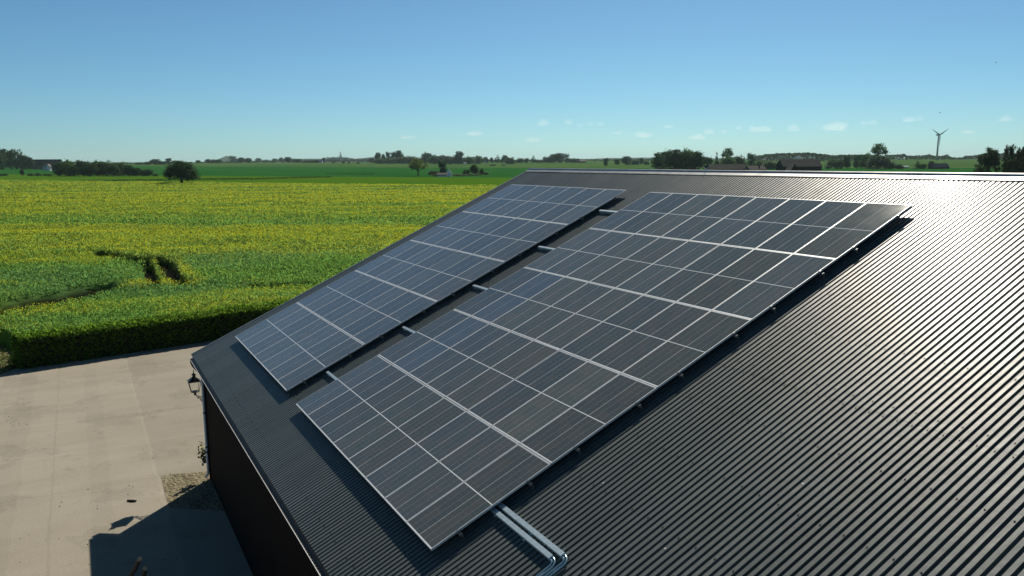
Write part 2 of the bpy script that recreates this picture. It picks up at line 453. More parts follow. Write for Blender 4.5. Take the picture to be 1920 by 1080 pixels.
# poured strips: a rougher apron along the barn, faint joints parallel and square to the wall
sy = nd.new("ShaderNodeSeparateXYZ"); lk.new(tc.outputs["Object"], sy.inputs[0])
wob = math_node('MULTIPLY', math_node('SUBTRACT', noise(0.9, 5), 0.5), 0.35)
yy_ = math_node('ADD', sy.outputs[1], wob); xx_ = math_node('ADD', sy.outputs[0], wob)
apron = math_node('MULTIPLY', math_node('GREATER_THAN', yy_, -2.45), 0.07)
def joint(coord, pos, wd, k):
    return math_node('MULTIPLY', math_node('LESS_THAN', math_node('ABSOLUTE', math_node('SUBTRACT', coord, pos)), wd), k)
tot = apron
for c_, p_, w_, k_ in ((yy_, -2.45, 0.05, -0.08), (yy_, -5.6, 0.04, 0.08), (yy_, -8.1, 0.10, -0.07), (xx_, -22.5, 0.06, -0.08), (xx_, -26.5, 0.06, 0.07), (xx_, -18.5, 0.05, 0.07), (yy_, -6.9, 0.35, 0.05), (yy_, -4.2, 0.30, 0.05)):
    tot = math_node('ADD', tot, joint(c_, p_, w_, k_))
pat = math_node('MULTIPLY', math_node('GREATER_THAN', noise(0.33, 8, None, 0.7), 0.56), 0.10)
tot = math_node('ADD', tot, pat)
keep_ = math_node('SUBTRACT', 1.0, tot)
gj = nd.new("ShaderNodeMix"); gj.data_type = 'RGBA'; gj.blend_type = 'MULTIPLY'; gj.inputs[0].default_value = 1.0
lk.new(gs.outputs[2], gj.inputs[6]); lk.new(keep_, gj.inputs[7])
lk.new(gj.outputs[2], b.inputs["Base Color"]); b.inputs["Roughness"].default_value = 0.9
b.inputs["Specular IOR Level"].default_value = 0.25
bp = nd.new("ShaderNodeBump"); bp.inputs["Strength"].default_value = 0.35; bp.inputs["Distance"].default_value = 0.02
lk.new(noise(14, 6), bp.inputs["Height"]); lk.new(bp.outputs[0], b.inputs["Normal"])
yard_pts = [at(-60, 716), at(20, 694), at(110, 676), at(360, 640), at(640, 600), at(900, 560)]
ylow = [(yard_pts[-1][0]+20, yard_pts[-1][1]+25), (40, 20), (40, -70), (-20, -70)]
V = [(p[0], p[1], 0.006) for p in yard_pts] + [(a, c, 0.006) for a, c in ylow]
me = bpy.data.meshes.new("yard"); me.from_pydata(V, [], [tuple(range(len(V)))]); me.update()
if me.polygons[0].normal.z < 0: me.flip_normals()
setp(link_mesh("yard", me, M_yard), kind="structure")

M_verge = field_mat("bare_verge", (0.13, 0.135, 0.05), (0.20, 0.18, 0.09), (0.27, 0.23, 0.14), (0.35, 0.9), 3.0)
vp_ = [at(-60, 722), at(20, 696), at(30, 664), at(26, 636), at(-10, 632), at(-160, 632), at(-180, 722)]
me = bpy.data.meshes.new("verge"); me.from_pydata([(p[0], p[1], 0.018) for p in vp_], [], [tuple(range(len(vp_)))]); me.update()
if me.polygons[0].normal.z < 0: me.flip_normals()
setp(link_mesh("verge", me, M_verge), kind="structure")

# rough weedy gravel beside the barn corner
M_gravel = field_mat("rough_gravel", (0.17, 0.145, 0.09), (0.27, 0.235, 0.155), (0.36, 0.32, 0.22), (0.8, 2.2), 9.0)
gp = [at(302, 893), at(330, 889), at(360, 887), at(392, 884), at(430, 884), at(440, 960), at(318, 952), at(309, 925)]
me = bpy.data.meshes.new("gravel_patch"); me.from_pydata([(p[0], p[1], 0.012) for p in gp], [], [tuple(range(len(gp)))]); me.update()
if me.polygons[0].normal.z < 0: me.flip_normals()
setp(link_mesh("gravel_patch", me, M_gravel), kind="structure")

# ------------------------------------------------------------------ leaf clouds
def leaf_quads(C, size, col, up=0.0, asp=0.65):
    """one diamond leaf per centre, random facing; up>0 makes blades stand"""
    n = len(C)
    a = rng.normal(size=(n, 3)); a[:, 2] += up*2.5*np.where(rng.random(n) < .9, 1, -1)
    a /= np.linalg.norm(a, axis=1)[:, None]
    r_ = rng.normal(size=(n, 3)); bq = np.cross(a, r_); bq /= np.linalg.norm(bq, axis=1)[:, None]+1e-9
    s = (np.asarray(size)*np.ones(n))[:, None]*0.5
    V = np.stack([C-a*s, C+bq*s*asp, C+a*s, C-bq*s*asp], 1).reshape(-1, 3)
    Fq = np.arange(n*4).reshape(-1, 4)
    c = np.repeat(col, 4, axis=0)
    return V, Fq, c

# ------------------------------------------------------------------ rape crop
def track(pts, z=0.7): return np.array([at(a, c, z)[:2] for a, c in pts])
TRACKS = [(track([(-80, 592), (0, 582), (45, 574), (95, 562), (150, 551), (182, 543)]), 2.3),
          (track([(196, 479), (225, 486), (258, 489), (272, 495)]), 1.7),
          (track([(276, 500), (281, 515), (285, 530), (294, 538)]), 0.6),
          (track([(290, 488), (307, 494), (318, 506), (323, 520), (335, 532), (348, 538)]), 0.8),
          (track([(476, 540), (520, 537), (575, 533)]), 0.9),
          (track([(0, 474), (90, 473), (190, 476)]), 0.9)]
GOLD = track([(205, 546), (245, 541), (285, 540), (325, 538)])
def pdist(P, poly):
    d = np.full(len(P), 1e9)
    for a, c in zip(poly[:-1], poly[1:]):
        v = c-a; t = np.clip(((P-a)@v)/(v@v), 0, 1)
        d = np.minimum(d, np.linalg.norm(P-(a+t[:, None]*v), axis=1))
    return d
def groove(P):
    g = np.zeros(len(P))
    for poly, w in TRACKS:
        wob = w*(0.75+0.6*vnoise(P[:, 0]*0.7, P[:, 1]*0.7, 8))
        g = np.maximum(g, np.clip(1.35-pdist(P, poly)/wob, 0, 1))
    return g
def yellowness(P):
    q, t = sl(P)
    wq = q + 6*vnoise(t/35, q/35, 3)
    far = np.clip((q-75)/55, 0, 1)
    bands = vnoise(wq/7.5, t/300, 1)*0.6+vnoise(wq/2.8, t/120, 2)*0.4
    patch = vnoise(q/9, t/16, 5)*0.6+vnoise(q/2.5, t/4, 6)*0.4
    y = (1-far)*np.clip((patch-0.42)*1.5, 0.03, 1)*0.85 + far*np.clip(0.38+(bands-0.42)*1.55, 0.10, 1)
    y = np.maximum(y, np.clip(1.3-pdist(P, GOLD)/1.3, 0, 1)*0.95)
    y = np.maximum(y, 0.75*np.clip(1.6-pdist(P, TRACKS[3][0])/1.4, 0, 1)*(1-groove(P)))
    return y
def bluish(P):
    q, t = sl(P)
    return np.clip((vnoise(q/7+9, t/14, 7)-0.35)*2.2, 0, 1)*np.clip(1.3-(q-60)/70, 0, 1)
HEDGE_H = 1.5
HB0, HB1 = at(35, 640, HEDGE_H), at(520, 577, HEDGE_H)      # top front edge of the hedge
hd = (HB1-HB0)[:2]; hd /= np.linalg.norm(hd); hnrm = np.array([-hd[1], hd[0]])
if hnrm@FW[:2] < 0: hnrm = -hnrm
VERGE = float((at(6, 644)[:2]-HB0[:2])@hnrm)
def behind_hedge(P):                                       # distance behind the hedge's front face; bare verge beyond its left end
    b_ = (P-HB0[:2])@hnrm
    a_ = (P-HB0[:2])@hd
    return np.where((a_ < 0.5+0.5*vnoise(P[:, 0]*0.8, P[:, 1]*0.8, 51)) & (b_ < VERGE+1.2*(vnoise(P[:, 0]*0.6, P[:, 1]*0.6, 52)-0.5)), 0.0, b_)
GREEN, BLUE, YEL = np.array([0.165, 0.330, 0.066]), np.array([0.150, 0.310, 0.088]), np.array([0.72, 0.70, 0.035])
OLIVE = np.array([0.44, 0.44, 0.048])
def crop_green(P, n):
    bl = bluish(P)[:, None]; y = yellowness(P)[:, None]
    c = GREEN*(1-bl)+BLUE*bl
    c = c*(1-0.55*y)+OLIVE*0.55*y
    return c*(0.7+0.6*rng.random((len(P), 1)))
# canopy sheet the tufts stand in
qs = np.concatenate([np.arange(40, 130, 0.55), np.geomspace(130, 590, 90)])
nt_ = 260
V = []; Cc = []
for q in qs:
    t0, t1 = -0.68*q-16, 0.10*q+14
    t = np.linspace(t0, t1, nt_)
    X, Y = sxy(q, t); P = np.stack([X, Y], 1)
    z = 0.78+0.16*vnoise(X/0.9, Y/0.9, 12)+0.25*(vnoise(X/6, Y/6, 13)-0.5)
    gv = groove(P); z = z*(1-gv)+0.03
    shaded_soil = np.clip((gv-0.3)*2.5, 0, 1)[:, None]  # track floor: soil colour darkened to paint in the shade of the tall crop
    z = np.where((behind_hedge(P) < 1.7) | (qt(P)[0] > Q1), -0.25, z)
    V.append(np.stack([X, Y, z], 1)); Cc.append(crop_green(P, nt_)*(1-shaded_soil)+np.array([0.014, 0.018, 0.008])*shaded_soil)
V = np.concatenate(V); Cc = np.concatenate(Cc)
Fq = []
for i in range(len(qs)-1):
    a = i*nt_+np.arange(nt_-1); Fq.append(np.stack([a, a+1, a+1+nt_, a+nt_], 1))
Vs, Fs_, Cs = [V], [np.concatenate(Fq)], [Cc]
off = len(V)
def tuft_band(q0, q1, s, dens):
    global off
    t0, t1 = -0.68*q1-15, 0.10*q1+13
    n = int((q1-q0)*(t1-t0)*dens)
    q = q0+(q1-q0)*rng.random(n); t = t0+(t1-t0)*rng.random(n)
    keep = (t > -0.68*q-15) & (t < 0.10*q+13)
    q, t = q[keep], t[keep]
    X, Y = sxy(q, t); P = np.stack([X, Y], 1)
    k2 = (behind_hedge(P) > 2.0) & (qt(P)[0] < Q1-0.3) & (groove(P) < 0.35)
    P = P[k2]; n = len(P)
    y = yellowness(P)
    ht = 0.85+0.5*vnoise(P[:, 0]/6, P[:, 1]/6, 13)
    for j in range(6):                                   # leaves and stems
        C = np.column_stack([P+rng.normal(size=(n, 2))*s*0.35, ht*(0.65+0.45*rng.random(n))])
        v, f, c = leaf_quads(C, s*(0.35+0.45*rng.random(n)), crop_green(P, n), up=0.7)
        Vs.append(v); Fs_.append(f+off); Cs.append(c); off += len(v)
    for j in range(9):                                   # flower heads
        m_ = rng.random(n) < y*0.8
        Pm = P[m_]; k = len(Pm)
        if not k: continue
        C = np.column_stack([Pm+rng.normal(size=(k, 2))*s*0.4, ht[m_]*(1.0+0.22*rng.random(k))])
        cy = YEL*(0.65+0.5*rng.random((k, 1)))
        v, f, c = leaf_quads(C, s*0.23*(0.6+0.6*rng.random(k)), cy, asp=0.9)
        Vs.append(v); Fs_.append(f+off); Cs.append(c); off += len(v)
tuft_band(40, 62, 0.26, 17)
tuft_band(62, 85, 0.32, 11)
tuft_band(85, 125, 0.45, 5.0)
tuft_band(125, 185, 0.6, 2.6)
tuft_band(185, 280, 0.8, 1.3)
tuft_band(280, 580, 1.1, 0.55)
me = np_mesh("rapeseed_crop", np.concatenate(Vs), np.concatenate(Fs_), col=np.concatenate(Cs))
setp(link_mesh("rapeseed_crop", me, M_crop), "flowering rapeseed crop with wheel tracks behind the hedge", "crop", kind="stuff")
del Vs, Fs_, Cs

# ------------------------------------------------------------------ hedge
HLEN = 34.0; HT = 1.6
hroot = empty("hedge", (HB0[0], HB0[1], 0), math.atan2(hd[1], hd[0]), "long clipped green hedge between the yard and the rape field", "hedge")
flip = 1.0 if (np.array([-hd[1], hd[0]])@hnrm) > 0 else -1.0
core = MB()
n = 70
for i in range(n):                                         # dense inner twigs, irregular
    x0, x1 = 0.1+i*(HLEN-0.2)/n, 0.1+(i+1)*(HLEN-0.2)/n
    w = 0.06*math.sin(i*1.7)
    ya, yb_ = sorted((flip*(0.14+w), flip*(HT-0.16)))
    core.box((x0, ya, 0.0), (x1+0.02*(i % 2), yb_, HEDGE_H-0.22+0.05*math.sin(i*2.3)))
core.build("branches", simple("hedge_twigs", (0.02, 0.022, 0.012), 0.95, var=0.3, scale=7), hroot)
def hsurf(n, kind):
    xx = rng.random(n)*HLEN
    if kind == 'top': yy = rng.random(n)*HT; zz = HEDGE_H-0.03+0.16*np.sin(math.pi*yy/HT)+rng.normal(size=n)*0.05+0.10*(vnoise(xx*0.9, yy, 21)-0.5)+0.12*(rng.random(n) > 0.97)
    elif kind == 'front': yy = np.abs(rng.normal(size=n))*0.07-0.05+0.14*(vnoise(xx*1.1, xx*0, 22)-0.5); zz = rng.random(n)*HEDGE_H
    else: yy = HT-np.abs(rng.normal(size=n))*0.07; zz = rng.random(n)*HEDGE_H
    return np.column_stack([xx, flip*yy, zz])
C = np.concatenate([hsurf(26000, 'top'), hsurf(11000, 'front'), hsurf(2500, 'back')])
e_ = 700; C = np.concatenate([C, np.column_stack([rng.normal(size=e_)*0.06, flip*rng.random(e_)*HT, rng.random(e_)*HEDGE_H])])
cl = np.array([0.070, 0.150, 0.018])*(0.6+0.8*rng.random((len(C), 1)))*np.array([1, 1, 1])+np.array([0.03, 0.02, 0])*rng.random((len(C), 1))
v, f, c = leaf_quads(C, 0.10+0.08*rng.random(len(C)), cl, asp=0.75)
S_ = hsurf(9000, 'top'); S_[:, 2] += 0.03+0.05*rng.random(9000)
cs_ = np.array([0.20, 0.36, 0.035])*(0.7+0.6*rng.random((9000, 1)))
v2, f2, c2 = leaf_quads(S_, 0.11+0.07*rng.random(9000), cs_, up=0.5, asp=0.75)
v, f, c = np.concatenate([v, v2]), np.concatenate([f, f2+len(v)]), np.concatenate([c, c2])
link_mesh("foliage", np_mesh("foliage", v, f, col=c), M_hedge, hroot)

# weeds by the hedge end, at the track and in the gravel
def weeds(name, spots, label, n_each, h, spread, colr):
    Cw, cw_ = [], []
    for P in spots:
        k = n_each
        Cw.append(np.column_stack([P[0]+rng.normal(size=k)*spread, P[1]+rng.normal(size=k)*spread, rng.random(k)*h]))
        cw_.append(np.array(colr)*(0.6+0.8*rng.random((k, 1))))
    v, f, c = leaf_quads(np.concatenate(Cw), h*(0.35+0.4*rng.random(sum(map(len, Cw)))), np.concatenate(cw_), up=0.6)
    return setp(link_mesh(name, np_mesh(name, v, f, col=c), M_hedge), label, "weeds", kind="stuff")
weeds("grass", [at(rng.uniform(-70, 26), rng.uniform(636, 696)) for _ in range(160)], "sparse grass on the bare verge at the hedge end", 14, 0.16, 0.35, (0.09, 0.14, 0.03))
weeds("weeds", [at(rng.uniform(308, 400), rng.uniform(890, 948)) for _ in range(36)], "small weeds in the gravel beside the barn", 9, 0.05, 0.16, (0.10, 0.11, 0.035))
ditch_spots = []
for (x0_, y0_, x1_, y1_) in ((150, 340.5, 325, 338.5), (330, 338, 470, 336.5), (470, 337, 560, 334), (560, 334, 620, 333), (610, 326.5, 700, 327.5), (700, 353, 880, 354.5)):
    for t_ in np.linspace(0, 1, int((x1_-x0_)*1.2)):
        if rng.random() < .75: ditch_spots.append(gat(x0_+(x1_-x0_)*t_, y0_+(y1_-y0_)*t_+rng.normal()*0.12))
weeds("ditch_grass", ditch_spots, "dark rough grass along the ditches between the fields", 10, 0.9, 0.7, (0.035, 0.065, 0.018))
weeds("broadleaf_weeds", [at(24, 678), at(20, 686)], "broad leaved weeds at the end of the hedge", 36, 0.34, 0.14, (0.06, 0.11, 0.025))

# ------------------------------------------------------------------ barn
RP = 0.4332502
RC, RS = math.cos(RP), math.sin(RP)
ZG = 4.9
ROOF = Matrix.Translation((0, 0, ZG)) @ Matrix.Rotation(RP, 4, 'X')   # x along ridge, y up the slope, z out of the roof
D = -0.16                                                              # rib crowns below the panel glass
U0, U1 = -18.13, 15.0
B0, B1 = -1.362, 12.93
ridge_v = B1*RC - D*RS; ridge_z = B1*RS + D*RC + ZG
barn = empty("barn", (0, 0, 0), 0, "long dark timber barn under a corrugated steel roof with solar panels", "barn")
PER = 0.109
def roof_slope(flipside):
    MBv, MBf = [], []
    segs = [(B0, 5.66, 0.0), (5.645, B1, 0.0022)]
    nrib = int((U1-U0)/PER)
    base = 0
    for (ba, bb, lift) in segs:
        nb = 9
        bs = np.linspace(ba, bb, nb)
        us, zs, jit = [], [], []
        for r in range(nrib):
            u = U0+r*PER
            us += [u, u+0.003, u+0.062, u+0.065]; zs += [-0.028, 0.0, 0.0, -0.028]
        us.append(U0+nrib*PER); zs.append(-0.028)
        us, zs = np.array(us), np.array(zs)
        k = len(us)
        jit = rng.normal(size=(nb, k))*0.00045
        for i in range(nb):
            MBv.append(np.column_stack([us, np.full(k, bs[i]), D+zs+lift+jit[i]]))
        for i in range(nb-1):
            a = base+i*k+np.arange(k-1)
            MBf.append(np.stack([a, a+1, a+1+k, a+k], 1))
        base += nb*k
    V = np.concatenate(MBv); Fq = np.concatenate(MBf)
    me = np_mesh("roof_sheet", V, Fq)
    o = link_mesh("roof_sheet", me, M_roof, barn)
    if flipside:
        o.matrix_local = Matrix.Translation((0, 2*ridge_v, 0)) @ Matrix.Diagonal((1, -1, 1, 1)) @ ROOF
        me.flip_normals()
    else:
        o.matrix_local = ROOF
    return o
roof_slope(False); roof_slope(True)
# fastener heads in rows over the purlins
sc = MB()
for bb in np.arange(-1.0, 12.8, 1.14):
    for r in range(0, int((U1-U0)/PER), 3):
        u = U0+r*PER+0.0325+random.uniform(-.006, .006)
        y = bb+random.uniform(-.012, .012)
        sc.box((u-0.008, y-0.008, D+0.0035), (u+0.008, y+0.008, D+0.010))
for r in range(0, int((U1-U0)/PER), 2):
    u = U0+r*PER+0.0325; sc.box((u-0.007, 5.60, D), (u+0.007, 5.614, D+0.009))
o = sc.build("roof_screw", M_black, barn); o.matrix_local = ROOF; o["kind"] = "stuff"
# bird droppings
for (px_, py_) in ((1252, 1032), (1500, 905), (1130, 905), (1700, 720)):
    d_ = ray(px_, py_); nrm_ = np.array([0, -RS, RC]); o0 = CAM-np.array([0, 0, ZG])
    P = CAM+d_*((D+0.001-o0@nrm_)/(d_@nrm_)); Q = ROOF.inverted() @ Vector(P)
    u_ = U0+round((Q.x-U0-0.0325)/PER)*PER+0.0325
    o = MB().lathe([(0.016, 0.0), (0.012, 0.003), (0.004, 0.004)], (u_, Q.y, D+0.0005), 8).build("bird_dropping", M_white_pipe, barn); o.matrix_local = ROOF
# ridge cap, folded over both slopes
def ridge_cap():
    m = MB()
    u0, u1 = U0-0.02, U1+0.02
    def pt(b, off, side):
        y = b*RC-off*RS; z = b*RS+off*RC+ZG
        return (y if side == 0 else 2*ridge_v-y, z)
    prof = [pt(B1-0.22, D+0.004, 0), pt(B1-0.215, D+0.022, 0), pt(B1-0.055, D+0.03, 0), (ridge_v-0.045, ridge_z+0.045), (ridge_v-0.02, ridge_z+0.062),
            (ridge_v+0.02, ridge_z+0.062), (ridge_v+0.045, ridge_z+0.045), pt(B1-0.055, D+0.03, 1), pt(B1-0.215, D+0.022, 1), pt(B1-0.22, D+0.004, 1)]
    n = len(prof); us = np.linspace(u0, u1, 18)
    V = []
    for i, u in enumerate(us):
        for (y, z) in prof: V.append((u, y, z+0.002*math.sin(i*2.1)))
    Fs = []
    for i in range(len(us)-1):
        for k in range(n-1): Fs.append((i*n+k, (i+1)*n+k, (i+1)*n+k+1, i*n+k+1))
    Fs.append(tuple(range(n))); Fs.append(tuple((len(us)-1)*n+k for k in reversed(range(n))))
    m.add(V, Fs)
    return m.build("ridge_cap", M_cap, barn)
ridge_cap()
# gable edge trim on both slopes
for side in (0, 1):
    m = MB()
    m.box((U0-0.035, B0-0.01, D-0.16), (U0+0.005, B1-0.16, D+0.012)).box((U0+0.005, B0-0.01, D+0.006), (U0+0.055, B1-0.2, D+0.012))
    o = m.build("gable_trim", M_trim, barn)
    o.matrix_local = ROOF if side == 0 else Matrix.Translation((0, 2*ridge_v, 0)) @ Matrix.Diagonal((1, -1, 1, 1)) @ ROOF
    if side: o.data.flip_normals()
# walls: a gabled body
WU0, WV0 = -17.43, -0.90
wall_top = lambda v: (v+D*RS)/RC*RS + D*RC + ZG - 0.14
v1 = 2*ridge_v-WV0
prof = [(WV0, 0.0), (WV0, wall_top(WV0)), (ridge_v, ridge_z-0.16), (v1, wall_top(WV0)), (v1, 0.0)]
u1w = U1-0.6
V = [(WU0, a, c) for a, c in prof]+[(u1w, a, c) for a, c in prof]
m = MB(); m.add(V, [(4, 3, 2, 1, 0), (5, 6, 7, 8, 9), (0, 1, 6, 5), (1, 2, 7, 6), (2, 3, 8, 7), (3, 4, 9, 8)])
m.build("wall", M_wall, barn)
m = MB(); m.box((WU0-0.025, WV0-0.025, 0), (WU0+0.14, WV0-0.003, wall_top(WV0)-0.02)).box((WU0-0.025, WV0-0.003, 0), (WU0-0.003, WV0+0.14, wall_top(WV0)-0.02))
m.build("corner_board", M_wall, barn)
# fascia, gutter, downpipe
eave_v = B0*RC-D*RS; eave_z = B0*RS+D*RC+ZG
MB().box((U0+0.02, eave_v+0.035, eave_z-0.19), (U1, eave_v+0.06, eave_z-0.02)).build("fascia", M_black, barn)
g = MB(); n = 9; us = [U0+0.18, U1]
V = []; gr_ = 0.07; gc = (eave_v-0.045, eave_z-0.035)
for u in us:
    for k in range(n):
        w = math.pi+math.pi*k/(n-1); V.append((u, gc[0]+gr_*math.cos(w), gc[1]+gr_*math.sin(w)))
    for k in range(n):
        w = 2*math.pi-math.pi*k/(n-1); V.append((u, gc[0]+(gr_-.004)*math.cos(w), gc[1]+(gr_-.004)*math.sin(w)))
N2 = 2*n
g.add(V, [(k, (k+1) % N2, N2+(k+1) % N2, N2+k) for k in range(N2)]+[tuple(range(N2))[::-1], tuple(range(N2, 2*N2))])
g.lathe([(0.0, 0.0), (0.0, 0.0)], (0, 0, 0), 3) if False else None
gut = g.build("gutter", M_black, barn)
MB().tube([(us[0], gc[0]-gr_, gc[1]+0.003), (us[1], gc[0]-gr_, gc[1]+0.003)], 0.007, 6).build("gutter_rim", simple("worn_rim", (0.42, 0.42, 0.40), 0.45, 0.5), gut)
MB().tube([(U0+0.30, gc[0], gc[1]-0.05), (U0+0.30, gc[0], gc[1]-0.17), (U0+0.38, gc[0]+0.03, gc[1]-0.27), (U0+0.62, gc[0]+0.14, gc[1]-0.40), (WU0+0.03, WV0-0.075, gc[1]-0.52)],
          0.045, 10).build("gutter_outlet", M_black, barn, True)
pz = gc[1]-0.50
dp = MB().tube([(WU0+0.035, WV0-0.07, pz), (WU0+0.035, WV0-0.07, 0.35), (WU0+0.035, WV0-0.07, 0.22), (WU0+0.05, WV0-0.16, 0.12)], 0.038, 10).build("downpipe", M_white_pipe, barn, True)
for z in (0.95, 1.12, 2.3):
    MB().tube([(WU0+0.035, WV0-0.07, z), (WU0+0.035, WV0-0.07, z+0.05)], 0.046, 10).build("pipe_clip", M_black, dp)

# ------------------------------------------------------------------ solar panels
pf = MB(); T = 0.036; LIP = 0.013; G = 0.008
pf.box((G, G, -T), (W-G, G+LIP, 0.0)).box((G, L-G-LIP, -T), (W-G, L-G, 0.0))
pf.box((G, G+LIP, -T), (G+LIP, L-G-LIP, 0.0)).box((W-G-LIP, G+LIP, -T), (W-G, L-G-LIP, 0.0))
ORD = ["first", "second", "third", "fourth", "fifth", "sixth", "seventh", "eighth", "ninth", "tenth", "eleventh", "twelfth", "thirteenth", "fourteenth", "fifteenth", "sixteenth", "seventeenth", "eighteenth", "nineteenth", "twentieth"]
ROWS = ["bottom row", "second row up", "middle row", "fourth row up", "top row"]
def roof_loc(a, bb, off=0.0): return ROOF @ Vector((a, bb, off))
proto = None
arrays = [("wide array", -8*W, 8, 0.0), ("narrow array", -8*W-GAP-7*W, 7, 0.0489)]
for an, ua, ncol, boff in arrays:
    for j in range(5):
        for i in range(ncol):
            lab = f"solar panel in the {ROWS[j]}, {an}, {ORD[i]} from the gable end"
            if proto is None:
                proto = empty("solar_panel", (0, 0, 0), 0, lab, "solar panel", "solar panels on the barn roof")
                pfo = pf.build("frame", M_alu, proto)
                pgo = MB().box((G+LIP, G+LIP, -0.012), (W-G-LIP, L-G-LIP, -0.0025)).build("glass", M_cell, proto)
                root, gl = proto, pgo
            else:
                root = proto.copy(); COL.objects.link(root); root["label"] = lab
                for ch in (pfo, pgo):
                    q_ = ch.copy(); COL.objects.link(q_); q_.parent = root
                    if ch is pgo: gl = q_
            tl = Matrix.Rotation(random.gauss(0, 0.0012), 4, 'X') @ Matrix.Rotation(random.gauss(0, 0.0012), 4, 'Y')
            root.matrix_world = ROOF @ Matrix.Translation((ua+i*W, boff+j*L, random.uniform(-.001, .001))) @ tl
            k = random.uniform(0.85, 1.2); bl = random.uniform(-0.08, 0.12)
            if "wide" in an and (j, i) in ((2, 1), (1, 1)): k, bl = 1.12, 0.30
            gl.color = (k*(1-bl*0.4), k, k*(1+bl), 1)
# mounting rails with end clamps
for an, ua, ncol, boff in arrays:
    for j in range(5):
        for s_, fr in (("lower", 0.215), ("upper", 0.795)):
            y = boff+(j+fr)*L
            rt_ = empty("mounting_rail", (0, 0, 0), 0, f"{s_} mounting rail under the {ROWS[j]} of the {an}", "rail", "rails under the solar panels")
            rt_.matrix_world = ROOF @ Matrix.Translation((ua, y, D))
            x1 = ncol*W
            m = MB(); zt = -D-T-0.003
            m.box((-0.06, -0.02, zt-0.04), (x1+0.075, 0.02, zt-0.02)).box((-0.06, -0.02, zt-0.02), (x1+0.075, -0.008, zt)).box((-0.06, 0.008, zt-0.02), (x1+0.075, 0.02, zt))
            m.build("rail", M_trim, rt_)
            for xx in (-0.006, x1-0.008):
                m = MB()
                if xx > 0: m.box((xx+0.003, -0.022, zt), (xx+0.034, 0.022, zt+0.03)).box((xx-0.012, -0.022, zt+0.040), (xx+0.034, 0.022, zt+0.044)).box((xx+0.026, -0.022, zt+0.03), (xx+0.034, 0.022, zt+0.040))
                else: m.box((xx-0.020, -0.022, zt), (xx+0.010, 0.022, zt+0.03))
                m.build("end_clamp", M_trim, rt_)
            for xx in np.arange(0.35, x1, 2.18):
                MB().box((xx, -0.025, 0.001), (xx+0.045, 0.025, 0.006)).box((xx, 0.021, 0.006), (xx+0.006, 0.026, zt-0.005)).build("foot", M_trim, rt_)
            MB().box((x1+0.02, -0.03, 0.001), (x1+0.06, 0.03, 0.007)).box((x1+0.02, 0.021, 0.007), (x1+0.06, 0.027, zt-0.004)).build("foot", M_trim, rt_)

# cable trays bridging the two arrays, and the pair leading off the bottom row with their conduits
def tray(name, ua, ub, bb, wd, label, group):
    r_ = empty(name, (0, 0, 0), 0, label, "cable tray", group)
    r_.matrix_world = ROOF @ Matrix.Translation((ua, bb, D))
    ln = ub-ua
    MB().box((0, -wd/2, 0.012), (ln, wd/2, 0.070)).build("channel", M_galv, r_)
    MB().box((0.004, -wd/2-0.003, 0.0715), (ln-0.004, wd/2+0.003, 0.078)).build("lid", M_galv, r_)
    for xx in np.arange(0.12, ln, 0.9):
        MB().box((xx, -wd/2-0.02, 0.001), (xx+0.04, wd/2+0.02, 0.011)).build("bracket", M_galv, r_)
    return r_
for j in range(5):
    tray("cable_tray", -8*W-GAP+0.09, -8*W+0.07, (j+0.505)*L, 0.062, f"short cable tray across the gap between both arrays at the {ROWS[j]}", "cable trays between the arrays")
tray("cable_tray", -0.1, 1.69, 1.115, 0.068, "long pale cable tray below the wide array, the one nearer the eave", "cable trays leaving the array")
tray("cable_tray", -0.1, 1.80, 1.245, 0.068, "long pale cable tray below the wide array, the one nearer the ridge", "cable trays leaving the array")
M_cond = simple("steel_conduit", (0.48, 0.70, 0.80), 0.22, 0.7, 0.1, 20)
k = 0
for ue, bt, rr_ in ((1.66, 1.095, 0.06), (1.66, 1.135, 0.115), (1.77, 1.225, 0.06), (1.77, 1.265, 0.115)):
    pts = [(ue-0.03, bt, D+0.05), (ue+0.04, bt, D+0.05)]
    cx = ue+0.04; 
    for a in np.linspace(0, math.pi/2, 7)[1:]:
        pts.append((cx+rr_*math.sin(a), bt-rr_+rr_*math.cos(a), D+0.05-0.012*a))
    pts.append((cx+rr_, 0.6, D+0.022)); pts.append((cx+rr_, -1.25, D+0.022))
    o = MB().tube(pts, 0.0125, 10).build("conduit", M_cond, None, True)
    o.matrix_world = ROOF
    setp(o, f"bent shiny conduit running down the roof, {ORD[k]} counted from the gable side", "conduit", "conduits leaving the cable trays")
    k += 1

# fork shaped pale bracket on the ridge
P = np.array([-8.0, ridge_v, ridge_z+0.055])
for u in np.linspace(-16, 2, 200):
    Q = np.array([u, ridge_v, ridge_z+0.055]); rel = Q-CAM
    if 960+F_PX*(rel@RT)/(rel@FW) > 1321: P = Q; break
m = MB(); m.box((-.02, -.02, -.02), (.02, .02, .03))
m.add([(-.02, -.03, .02), (.02, -.03, .02), (.0, -.13, .13), (-.02, .03, .02), (.02, .03, .02), (0, .13, .13), (0, -.01, .035), (0, .01, .035)],
      [(0, 1, 2), (1, 6, 2), (6, 0, 2), (3, 5, 4), (4, 5, 7), (7, 5, 3), (0, 6, 1), (3, 4, 7)])
o = m.build("ridge_bracket", M_white_pipe); o.location = P
setp(o, "small pale V shaped bracket standing on the roof ridge", "bracket")

